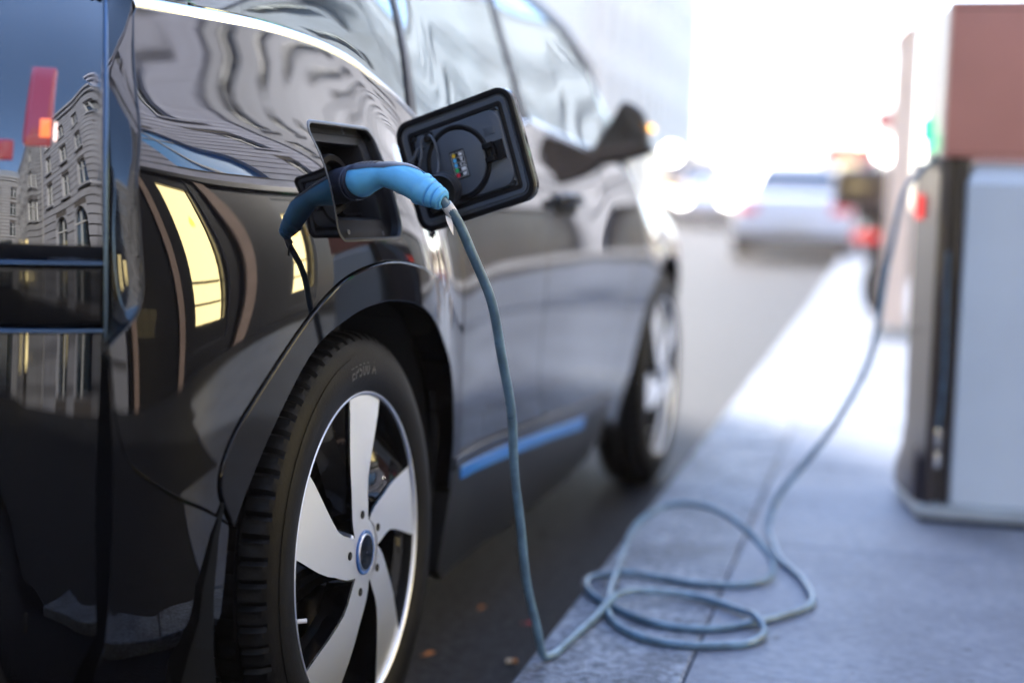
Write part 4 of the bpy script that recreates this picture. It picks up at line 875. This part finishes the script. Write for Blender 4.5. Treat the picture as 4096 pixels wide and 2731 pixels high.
def sedan(loc, rz, paint, label, lights=False, group=None):
    o = empty('parked_car', loc, rz); tag(o, label, 'car', group)
    rows = []
    for yy, zt, w, zb in ((0, .82, .72, .42), (.05, .90, .80, .34), (.25, .965, .86, .28), (.7, .985, .885, .24), (1.3, .97, .89, .22), (2.4, .95, .89, .22), (3.3, .95, .88, .22), (3.9, .88, .86, .24), (4.35, .76, .80, .28), (4.5, .62, .68, .34)):
        half = [(0, zt + .012), (w * .55, zt + .008), (w * .86, zt - .012), (w * .96, zt - .07), (w, zt - .22), (w * .99, zb + .2), (w * .95, zb + .06), (w * .85, zb), (0, zb)]
        rows.append([(x, yy, z) for x, z in half] + [(-x, yy, z) for x, z in half[::-1][1:-1]])
    b = MB(); b.grid(rows, closev=True); m = len(rows[0]); b.f.append(tuple(range(m))); b.m.append(0); k = len(b.v) - m; b.f.append(tuple(range(k, k + m))[::-1]); b.m.append(0)
    body = b.build('body', paint, o, smooth=45)
    base = [(-.74, .62), (.74, .62), (.76, 3.35), (-.76, 3.35)]; roof = [(-.55, 1.25), (.55, 1.25), (.56, 2.45), (-.56, 2.45)]
    b = MB(); rows = []
    for t in np.linspace(0, 1, 9):
        e = t; zz = .95 + .46 * t; c = [np.array(base[i]) * (1 - e) + np.array(roof[i]) * e for i in range(4)]
        rows.append([(*q, zz) for q in rrect(c[0][0], c[1][0], c[0][1], c[2][1], .12 + .12 * t, 5)])
    rows.append([(q[0] * .85, 1.85 + (q[1] - 1.85) * .8, 1.445) for q in rows[-1]]); rows.append([(q[0] * .4, 1.85 + (q[1] - 1.85) * .4, 1.465) for q in rows[-2]])
    b.grid(rows, closev=True); k = len(b.v) - len(rows[0]); b.f.append(tuple(range(k, k + len(rows[0])))); b.m.append(0); b.build('cabin', paint, o, smooth=45)
    def quad(name, pts, m, par=o):
        pts = [Vector(q) for q in pts]; n = (pts[1] - pts[0]).cross(pts[3] - pts[0]).normalized(); b = MB()
        b.add([tuple(q + n * .012) for q in pts] + [tuple(q - n * .012) for q in pts], [(0, 1, 2, 3), (7, 6, 5, 4)] + [(i, i + 4, (i + 1) % 4 + 4, (i + 1) % 4) for i in range(4)]); return b.build(name, m, par)
    quad('rear_window', [(-.64, .665, .985), (.64, .665, .985), (.50, 1.17, 1.375), (-.50, 1.17, 1.375)], M_wglass)
    quad('windscreen', [(.66, 3.28, .985), (-.66, 3.28, .985), (-.50, 2.53, 1.375), (.50, 2.53, 1.375)], M_wglass)
    for s in (-1, 1):
        p_ = [(s * .742, .95, 1.0), (s * .752, 2.95, 1.0), (s * .575, 2.38, 1.37), (s * .565, 1.40, 1.37)]
        quad('side_window', p_ if s > 0 else p_[::-1], M_wglass)
    for s in (-1, 1):
        b = MB(); b.box(min(s * .52, s * .82), max(s * .52, s * .82), -.005, .10, .70, .83, bev=.03); b.build('tail_light', M_red, o, smooth=40)
        b = MB(); b.box(min(s * .48, s * .74), max(s * .48, s * .74), 4.38, 4.50, .56, .68, bev=.03); b.build('headlight', M_head if lights else M_wglass, o, smooth=40)
        b = MB(); b.box(min(s * .88, s * 1.02), max(s * .88, s * 1.02), 2.85, 2.98, .95, 1.07, bev=.03); b.build('door_mirror', paint, o, smooth=40)
    b = MB(); b.box(-.84, .84, -.06, .22, .36, .58, bev=.05); bp = b.build('bumper', paint, o, smooth=40)
    b = MB(); b.box(-.80, .80, -.045, .30, .20, .37, bev=.03); b.build('valance', M_dark, o, smooth=40)
    b = MB(); b.box(-.26, .26, -.075, -.055, .46, .56, bev=.004); b.build('number_plate', M_plate, o)
    for x in (-.80, .80):
        for yy in (.95, 3.6): road_wheel(o, x, yy)
    return o
sedan((-.52, 19.4, gz(21.2) - .02), R(1.5), M_wpaint, 'white saloon car seen from behind on the road beyond the black car')
sedan((-4.1, 42.5, gz(40)), R(181), M_wpaint, 'small far white car facing the camera with bright headlights', lights=True)
# vans
def van(loc, rz, paint, L, Wd, H, label, lit):
    o = empty('delivery_van', loc, rz); tag(o, label, 'van')
    rows = []
    for yy, zt, w in ((0, H - .05, Wd / 2 - .04), (.06, H, Wd / 2), (L * .62, H, Wd / 2), (L * .74, H - .12, Wd / 2 - .02), (L * .86, H * .56, Wd / 2 - .03), (L * .98, H * .46, Wd / 2 - .08), (L, H * .34, Wd / 2 - .12)):
        half = [(0, zt), (w * .8, zt - .01), (w * .94, zt - .08), (w, zt - .25), (w, .5), (w * .97, .34), (0, .32)]
        rows.append([(x, yy, z) for x, z in half] + [(-x, yy, z) for x, z in half[::-1][1:-1]])
    b = MB(); b.grid(rows, closev=True); m = len(rows[0]); b.f.append(tuple(range(m))); b.m.append(0); k = len(b.v) - m; b.f.append(tuple(range(k, k + m))[::-1]); b.m.append(0); b.build('body', paint, o, smooth=40)
    for s in (-1, 1):
        b = MB(); b.box(min(s * .08, s * (Wd / 2 - .18)), max(s * .08, s * (Wd / 2 - .18)), -.02, .01, H * .58, H * .84, bev=.01); b.build('rear_window', M_wglass, o)
        b = MB(); b.box(s * (Wd / 2 - .05) - .06, s * (Wd / 2 - .05) + .06, -.02, .05, .8, 1.15, bev=.02); b.build('tail_light', M_red, o)
        b = MB(); b.box(s * (Wd / 2 - .3) - .13, s * (Wd / 2 - .3) + .13, L - .12, L + .01, .62, .80, bev=.03); b.build('headlight', M_headw if lit else M_wglass, o)
        b = MB(); b.box(s * (Wd / 2 + .01) - .012, s * (Wd / 2 + .01) + .012, L * .66, L * .80, H * .58, H * .80, bev=.008); b.build('side_window', M_wglass, o)
    b = MB(); z0_, z1_ = H * .60, H * .90; b.add([(-Wd / 2 + .15, L * .845 + .03, z0_), (Wd / 2 - .15, L * .845 + .03, z0_), (Wd / 2 - .2, L * .755 + .03, z1_), (-Wd / 2 + .2, L * .755 + .03, z1_)], [(0, 1, 2, 3)]); b.box(-Wd / 2 + .2, Wd / 2 - .2, L * .6, L * .76, H - .06, H - .04); b.build('windscreen', M_wglass, o)
    b = MB(); b.box(-Wd / 2 + .02, Wd / 2 - .02, -.08, .1, .30, .46, bev=.03); b.build('bumper', M_dark, o)
    for x in (-Wd / 2 + .12, Wd / 2 - .12):
        for yy in (.8, L - .85): road_wheel(o, x, yy, .33)
    return o
M_redp = mat('red_van_paint', (.62, .03, .07), rough=.35, coat=.6); M_yel = mat('orange_yellow_van_paint', (.75, .36, .06), rough=.35, coat=.6)
rv = van((.25, 29.5, gz(31)), R(0), M_redp, 4.4, 1.75, 2.0, 'red delivery van parked beyond the white saloon, partly on the pavement', False)
b = MB(); b.lathe([(0, .09), (.05, .09), (.12, .06), (.15, .001)], 20, fr=lambda h, u, v: (-.1 + u, 1.6 + v, 1.98 + h)); b.build('beacon', M_headw, rv, smooth=40)
van((-5.1, 47.5, gz(45)), R(180), M_yel, 4.6, 1.8, 2.0, 'orange yellow van facing the camera far down the road', True)
# scooter on the pavement
M_sc = mat('brown_black_scooter_plastic', (.035, .018, .015), rough=.35, coat=.5); M_scg = mat('lilac_grey_legshield', (.40, .36, .46), rough=.35)
def scooter(loc, rz):
    o = empty('motor_scooter', loc, rz); tag(o, 'dark motor scooter parked on the pavement edge beside the posts', 'scooter')
    for yy in (0, 1.28):
        W = empty('wheel', (0, yy, .24), 0, o)
        b = MB(); b.lathe([(-.055, .16), (-.06, .21), (-.03, .24), (.03, .24), (.06, .21), (.055, .16)], 32); b.build('tyre', M_tyre, W, smooth=40)
        b = MB(); b.lathe([(-.04, .165), (-.02, .03), (.02, .03), (.04, .165)], 24); b.build('rim', M_rimg, W, smooth=40)
    rows = []
    for yy, w, z0_, z1_ in ((-.30, .06, .52, .66), (-.15, .13, .42, .72), (.15, .17, .30, .74), (.42, .16, .26, .72), (.52, .12, .24, .5), (.95, .13, .22, .30), (1.02, .17, .24, .62), (1.10, .15, .36, .92), (1.16, .05, .60, .96)):
        rows.append([(w * math.cos(t), yy, (z0_ + z1_) / 2 + (z1_ - z0_) / 2 * math.sin(t)) for t in np.linspace(0, 2 * math.pi, 16, endpoint=False)])
    b = MB(); b.grid(rows, closev=True); b.build('body', M_sc, o, smooth=50)
    b = MB(); b.box(-.15, .15, -.22, .50, .72, .82, bev=.05); b.build('seat', M_cabin, o, smooth=40)
    b = MB(); b.box(-.20, .20, -.50, -.16, .80, 1.10, bev=.07); b.build('top_case', M_sc, o, smooth=40)
    b = MB(); b.tube([(-.34, 1.02, 1.02), (-.15, 1.08, 1.0), (0, 1.10, .98), (.15, 1.08, 1.0), (.34, 1.02, 1.02)], .018, 8); b.tube([(0, 1.10, .98), (0, 1.28, .26)], .03, 8); b.build('handlebar', M_sc, o, smooth=50)
    b = MB(); b.box(-.19, .19, 1.06, 1.10, .30, .92, bev=.015); b.build('leg_shield', M_scg, o, smooth=40)
    
    for s in (-1, 1): b = MB(); b.tube([(s * .34, .98, 1.02), (s * .30, .95, 1.16)], .008, 6); b.box(s * .30 - .06, s * .30 + .06, .93, .95, 1.14, 1.22, bev=.008); b.build('mirror', M_sc, o)
    b = MB(); b.box(-.10, .10, -.33, -.28, .56, .64, bev=.01); b.build('tail_light', M_red, o)
scooter((.76, 9.2, KH), R(-24))
# lit globe lamps on posts down the left side, and a red sign on a pole
M_iron = mat('painted_iron', (.10, .09, .09), rough=.5)
def lamp(x, y_, z, r, m, label, zb=None):
    zb = gz(y_) if zb is None else zb
    o = empty('street_lamp', (x, y_, zb)); tag(o, label, 'street lamp', 'lit globe lamps along the street')
    b = MB(); b.lathe([(0, .12), (.25, .10), (.3, .05), (z - zb - r, .035), (z - zb - r, .001)], 16, fr=lambda h, u, v: (u, v, h)); b.build('post', M_iron, o, smooth=40)
    b = MB(); b.lathe([(r * math.cos(a), max(.001, r * math.sin(a))) for a in np.linspace(0, math.pi, 12)], 18, fr=lambda h, u, v: (u, v, z - zb + h)); b.build('globe', m, o, smooth=80)
lamp(-5.55, 42, 2.40, .19, M_head, 'brightest white globe lamp just past the door mirror of the black car')
lamp(-3.75, 40, 2.22, .15, M_headw, 'warm globe lamp left of the white saloon roof')
lamp(-2.45, 36, 1.80, .15, M_headw, 'lower warm globe lamp touching the white saloon roof edge')
lamp(.72, 26, 1.98, .17, M_head, 'white globe lamp on the pavement beside the red van')
sg = empty('road_sign', (.66, 25.2, KH + gz(25))); tag(sg, 'small red square sign on a thin pole beside the pale post', 'sign')
b = MB(); b.lathe([(0, .03), (2.2, .03), (2.2, .001)], 12, fr=lambda h, u, v: (u, v, h)); b.build('pole', M_iron, sg)
b = MB(); b.box(-.19, .19, -.03, -.01, 1.98, 2.42, bev=.008); b.build('sign_plate', M_redp, sg)

# ------------------------------------------------------------------ buildings
M_stone = mat('pale_limestone', (.30, .30, .31), rough=.85, var=.12, vscale=1.2, bump=.3, bscale=30)
M_stone2 = mat('cream_limestone', (.33, .335, .37), rough=.85, var=.12, vscale=1.0, bump=.3, bscale=30)
M_stoneN = mat('blue_grey_limestone', (.46, .47, .57), rough=.85, var=.12, vscale=1.2, bump=.3, bscale=30)
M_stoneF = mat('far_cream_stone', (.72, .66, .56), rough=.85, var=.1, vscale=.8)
M_joint = mat('groove_shade', (.10, .09, .085), rough=.95)  # shade in the course grooves, put into a darker stone colour
M_zinc = mat('zinc_roof', (.20, .22, .25), rough=.5, var=.1, vscale=2)
M_pane = mat('window_pane', (.020, .035, .045), rough=.03, spec=1.0, ior=1.9)
M_streakpier = mat('brown_streak_pier', (.34, .24, .19), rough=.7, var=.1, vscale=3)
M_skypane = mat('sky_reflection_blue', (.10, .38, .80), rough=.3, coat=.5)  # sky reflection put into the pane's blue colour
M_frame = mat('white_window_frame', (.55, .55, .54), rough=.5)
M_shop = glow('lit_shop_interior', (1.0, .80, .38), 3.2)
M_shop2 = glow('amber_shop_lamp', (1.0, .50, .08), 5.0)
M_shopd = mat('added_dark_storey', (.012, .012, .014), rough=.35, coat=.5)
def facade(name, org, ang, L, H, label, openings, depth=9.0, course=.50, cap=True, z0=0.0, stone=M_stone, band=True, group=None, base=0.0):
    """A building whose street front runs along local +u from org, outside normal to the right of u. openings: (u0, u1, z0, z1, kind)."""
    o = empty(name, (org[0], org[1], z0), ang); tag(o, label, 'building', group)
    # local frame: u = x, outside = -y
    us = sorted({0.0, L} | {q[k] for q in openings for k in (0, 1)}); zs = sorted({-.6, H, base} | {q[k] for q in openings for k in (2, 3)})
    b = MB()
    for a, c in zip(us, us[1:]):
        for d, e in zip(zs, zs[1:]):
            if any(q[0] <= a + 1e-6 and c <= q[1] + 1e-6 and q[2] <= d + 1e-6 and e <= q[3] + 1e-6 for q in openings): continue
            b.add([(a, 0, d), (c, 0, d), (c, 0, e), (a, 0, e)], [(0, 1, 2, 3)], 2 if e <= base else 0)
    for q in openings:
        u0, u1, a, c = q[:4]; r = .28
        b.add([(u0, 0, a), (u0, r, a), (u0, r, c), (u0, 0, c), (u1, 0, a), (u1, r, a), (u1, r, c), (u1, 0, c)], [(0, 1, 2, 3), (4, 7, 6, 5), (0, 4, 5, 1), (3, 2, 6, 7)], 1)
    b.add([(0, 0, -.6), (0, depth, -.6), (0, depth, H), (0, 0, H), (L, 0, -.6), (L, depth, -.6), (L, depth, H), (L, 0, H)], [(0, 3, 2, 1), (4, 5, 6, 7), (1, 2, 6, 5)], 1)
    if band:
        z = base if base > 0 else -.1
        while z < H - .3:
            zt = z + course - .055; spans = [(0.0, L)]
            for q in openings:
                if q[2] < zt and q[3] > z:
                    ns = []
                    for s in spans:
                        if q[1] <= s[0] or q[0] >= s[1]: ns.append(s); continue
                        if q[0] > s[0]: ns.append((s[0], q[0] - .0)); 
                        if q[1] < s[1]: ns.append((q[1] + .0, s[1]))
                    spans = ns
            for s in spans:
                if s[1] - s[0] > .05:
                    b.add([(s[0], -.002, z), (s[1], -.002, z), (s[1], -.002, zt), (s[0], -.002, zt), (s[0] + .0, -.045, z + .012), (s[1], -.045, z + .012), (s[1], -.045, zt - .012), (s[0], -.045, zt - .012)], [(4, 5, 6, 7), (0, 1, 5, 4), (3, 7, 6, 2), (0, 4, 7, 3), (1, 2, 6, 5)], 1)
            z += course
    b.build('wall', [M_joint if band else stone, stone, M_shopd], o, recalc=False)
    if base > 0:  # unseen dark ground storey and piers, added for streaks in the car's reflections
        b = MB(); b.box(0, L, -.16, -.003, base - .28, base - .02, bev=.02); b.build('added_fascia', M_shopd, o)
        for u in (3.1, 8.0, 10.7, 13.1): b = MB(); b.box(u - .14, u + .14, -.10, -.003, -.1, base - .3, bev=.02); b.build('streak_pier', M_streakpier, o)
    if cap:
        b = MB(); b.box(-.1, L + .1, -.45, .3, H, H + .45, bev=.05); b.box(0, L, -.25, .2, H - .5, H - .003, bev=.03); b.build('cornice', stone, o)
        b = MB(); b.add([(0, 0, H + .45), (L, 0, H + .45), (L, 1.6, H + 2.8), (0, 1.6, H + 2.8), (0, depth, H + 2.8), (L, depth, H + 2.8), (0, depth, H + .45), (L, depth, H + .45)], [(0, 1, 2, 3), (3, 2, 5, 4), (4, 5, 7, 6), (0, 3, 4, 6), (1, 7, 5, 2)]); b.build('roof', M_zinc, o, recalc=False)
    for q in openings:
        u0, u1, a, c, kind = q
        if kind == 'window':
            b = MB(); b.add([(u0, .22, a), (u1, .22, a), (u1, .22, c), (u0, .22, c)], [(0, 1, 2, 3)]); w = b.build('window', M_pane, o, recalc=False)
            b = MB(); m = (u0 + u1) / 2
            for x0, x1, z_0, z_1 in ((u0, u0 + .07, a, c), (u1 - .07, u1, a, c), (m - .05, m + .05, a + .08, c - .08), (u0 + .07, u1 - .07, a, a + .08), (u0 + .07, u1 - .07, c - .08, c), (u0 + .07, m - .05, a + (c - a) * .68, a + (c - a) * .68 + .05), (m + .05, u1 - .07, a + (c - a) * .68, a + (c - a) * .68 + .05)): b.box(x0, x1, .15, .215, z_0, z_1)
            b.build('frame', M_frame, w)
            b = MB(); b.box(u0 - .12, u1 + .12, -.16, .0, a - .16, a - .001); b.build('sill', stone, w)
        elif kind == 'shop':
            b = MB(); b.box(u0, u1, .6, .65, a, c); sh = b.build('shop_window', M_shop, o)
            b = MB(); n = max(1, int((u1 - u0) / 1.3))
            for k in range(n + 1): x = u0 + (u1 - u0 - .12) * k / n; b.box(x, x + .12, .05, .20, a, c)
            b.box(u0, u1, .04, .21, c - .5, c - .003); b.box(u0, u1, .03, .22, a + .003, a + .45); b.build('frame', M_shopd, sh)
            b = MB()
            for k in range(int((u1 - u0) / .8)): b.lathe([(0, .05), (.1, .11), (.16, .10), (.18, .02)], 12, fr=lambda h, u, v, k=k: (u0 + .5 + k * .8 + u, .42 + v, c - 1.0 - h))
            b.build('pendant_lamp', M_shop2, sh)
            b = MB()
            for zz in (a + .9, a + 1.4): b.box(u0 + .1, u1 - .1, .42, .58, zz, zz + .05)
            b.build('shelf', M_shopd, sh)
        elif kind in ('arch', 'blind'):  # 'blind' is an arched window with the sky reflection in its pane colour
            w_ = (u1 - u0) / 2; m = (u0 + u1) / 2; sp_ = c - w_
            b = MB(); b.add([(u0, .25, a), (u1, .25, a), (u1, .25, c), (u0, .25, c)], [(0, 1, 2, 3)]); w = b.build('arched_window', M_pane if kind == 'arch' else M_skypane, o, recalc=False)
            b = MB(); N = 12
            for s in (-1, 1):
                A = [(m + s * w_ * math.cos(t), sp_ + w_ * math.sin(t)) for t in np.linspace(0, math.pi / 2, N)]
                poly = A + [(m + s * w_, c)]
                b.prism(poly if s < 0 else poly[::-1], lambda u, v, d: (u, -.045 + d, v), 0, .27)
            b.build('arch_head', stone, w)
            b = MB(); b.box(m - .05, m + .05, .17, .24, a, c - .05); b.box(u0, m - .05, .17, .24, sp_ - .04, sp_ + .04); b.box(m + .05, u1, .17, .24, sp_ - .04, sp_ + .04); b.build('frame', M_frame, w)
        elif kind == 'dark':
            b = MB(); b.add([(u0, .27, a), (u1, .27, a), (u1, .27, c), (u0, .27, c)], [(0, 1, 2, 3)]); b.build('doorway', M_shopd, o, recalc=False)
    return o
def win_grid(L, n, z0, storeys, sh, w=1.15, hgt=1.95, off=0.0):
    out = []
    for s in range(storeys):
        for k in range(n): c = off + (L - off) * (k + .5) / n; out.append((c - w / 2, c + w / 2, z0 + s * sh, z0 + s * sh + hgt, 'window'))
    return out
FX = 6.2
# right side: front faces -X ; u runs towards -Y (outside = right of u seen from above is -X)
A_R = R(-90)
facade('stone_building', (FX, 11.5), A_R, 13.5, 17, 'pale banded stone building on the right with a lit shopfront by the charger', [(5.0, 6.3, .35, 3.9, 'shop'), (8.5, 10.1, .35, 4.2, 'shop'), (.8, 2.6, .0, 3.4, 'arch'), (5.4, 8.0, 5.0, 9.0, 'blind')] + [q for q in win_grid(13.5, 3, 5.0, 4, 3.1) if not (3.5 < q[0] < 9.7 and q[2] < 9.2)], stone=M_stoneN, base=4.4)
facade('stone_building', (FX, -2.2), A_R, 11.0, 15, 'stone building behind the camera with tall arched windows', [(1.0, 2.7, .3, 4.0, 'arch'), (4.0, 5.7, .3, 4.0, 'arch'), (7.0, 8.7, .3, 4.0, 'arch')] + win_grid(11, 4, 5.2, 3, 3.1), stone=M_stone2)
facade('stone_building', (FX, -13.5), A_R, 14.0, 16, 'stone building farthest behind the camera on the charger side', [(2, 5, .3, 3.2, 'shop'), (8, 11, .3, 3.2, 'shop')] + win_grid(14, 5, 4.6, 3, 3.2))
for k, (ya, L, H) in enumerate(((26.5, 14.5, 16), (44, 17, 18), (66, 21.5, 17))):
    facade('stone_building', (FX, ya), A_R, L, H, ['pale stone building on the right just beyond the pale pink post', 'taller hazy stone building farther along on the right', 'farthest hazy building on the right side'][k], win_grid(L, int(L / 2.9), 4.6, 3, 3.2) + [(1.5, L - 1.5, .3, 3.2, 'dark')], z0=gz(ya), stone=M_stone2, band=False)
# left side: front faces +X ; u runs towards +Y
A_L = R(90)
for k, (ya, L, H) in enumerate(((-24, 18, 15), (-5.5, 12.5, 15.5), (7.2, 13.2, 14), (58, 16, 14), (74.5, 22, 16))):
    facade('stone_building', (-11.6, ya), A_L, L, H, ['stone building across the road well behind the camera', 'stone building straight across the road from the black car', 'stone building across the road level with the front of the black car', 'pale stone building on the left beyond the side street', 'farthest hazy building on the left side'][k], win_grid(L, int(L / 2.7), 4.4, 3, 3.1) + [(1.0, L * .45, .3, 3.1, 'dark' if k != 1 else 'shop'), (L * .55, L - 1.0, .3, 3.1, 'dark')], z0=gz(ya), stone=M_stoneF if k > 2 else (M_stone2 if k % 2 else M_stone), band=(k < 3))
# across the end behind the camera, and the far end of the street
facade('stone_building', (7.0, -30), R(180), 20, 15.5, 'stone building closing the street behind the camera with arched ground floor', [(1.5 + 3.1 * k, 3.3 + 3.1 * k, .3, 4.4, 'shop' if k in (2, 4) else 'arch') for k in range(6)] + win_grid(20, 7, 5.6, 3, 3.1))
# green pharmacy cross on the right-hand front
cx = empty('pharmacy_cross', (FX - .02, 6.9, 3.55)); tag(cx, 'lit green cross sign projecting from the stone front above the shop', 'sign')
b = MB(); b.box(-.30, 0, -.02, .02, -.02, .02); b.build('bracket', M_iron, cx)
b = MB(); q = [(a * .62, c * .62) for a, c in [(-.17, -.5), (.17, -.5), (.17, -.17), (.5, -.17), (.5, .17), (.17, .17), (.17, .5), (-.17, .5), (-.17, .17), (-.5, .17), (-.5, -.17), (-.17, -.17)]]
b.prism([(u - .60, v) for u, v in q], lambda u, v, d: (u, d, v), -.06, .06); b.build('cross', glow('green_neon', (.04, 1.0, .35), 2.2), cx)

# ------------------------------------------------------------------ light: low sun ahead on the left, behind the roofs; clear sky
AZ, EL = -35.0, 29.0
sd = Vector((math.sin(R(AZ)) * math.cos(R(EL)), math.cos(R(AZ)) * math.cos(R(EL)), math.sin(R(EL))))
sun = bpy.data.lights.new('sun', 'SUN'); sun.energy = 3.6; sun.angle = R(1.2); sun.color = (1, .93, .84)
so = link(bpy.data.objects.new('sun', sun)); so.rotation_euler = (-sd).to_track_quat('-Z', 'Y').to_euler(); so.location = (0, 0, 30)
w = bpy.data.worlds.new('World'); scn.world = w; w.use_nodes = True; nt = w.node_tree
sk = nt.nodes.new('ShaderNodeTexSky'); sk.sky_type = 'NISHITA'; sk.sun_disc = False; sk.sun_elevation = R(EL); sk.sun_rotation = R(AZ)
sk.air_density = 1.0; sk.dust_density = .7; sk.ozone_density = 4.0
bgN = nt.nodes['Background']; bgN.inputs['Strength'].default_value = .15; nt.links.new(sk.outputs[0], bgN.inputs[0])
HAZE = 0.0018
if HAZE > 0:
    b = MB(); b.box(-405, 405, -405, 405, -1.1, 24); hz = b.build('haze', [bpy.data.materials.new('haze_air')]); tag(hz, kind='stuff')
    m = hz.data.materials[0]; m.use_nodes = True; t = m.node_tree; t.nodes.remove(t.nodes['Principled BSDF'])
    pv = t.nodes.new('ShaderNodeVolumePrincipled'); pv.inputs['Color'].default_value = (1, .88, .79, 1); pv.inputs['Density'].default_value = HAZE; pv.inputs['Anisotropy'].default_value = .35
    t.links.new(pv.outputs[0], t.nodes['Material Output'].inputs['Volume'])
scn.view_settings.view_transform = 'Standard'; scn.view_settings.look = 'None'; scn.view_settings.gamma = 1; scn.view_settings.exposure = 2.6
cy = scn.cycles; cy.use_denoising = True; cy.max_bounces = 8; cy.glossy_bounces = 4; cy.transparent_max_bounces = 12; cy.volume_bounces = 1; cy.sample_clamp_indirect = 8; cy.caustics_reflective = False; cy.caustics_refractive = False
cy.volume_step_rate = 5
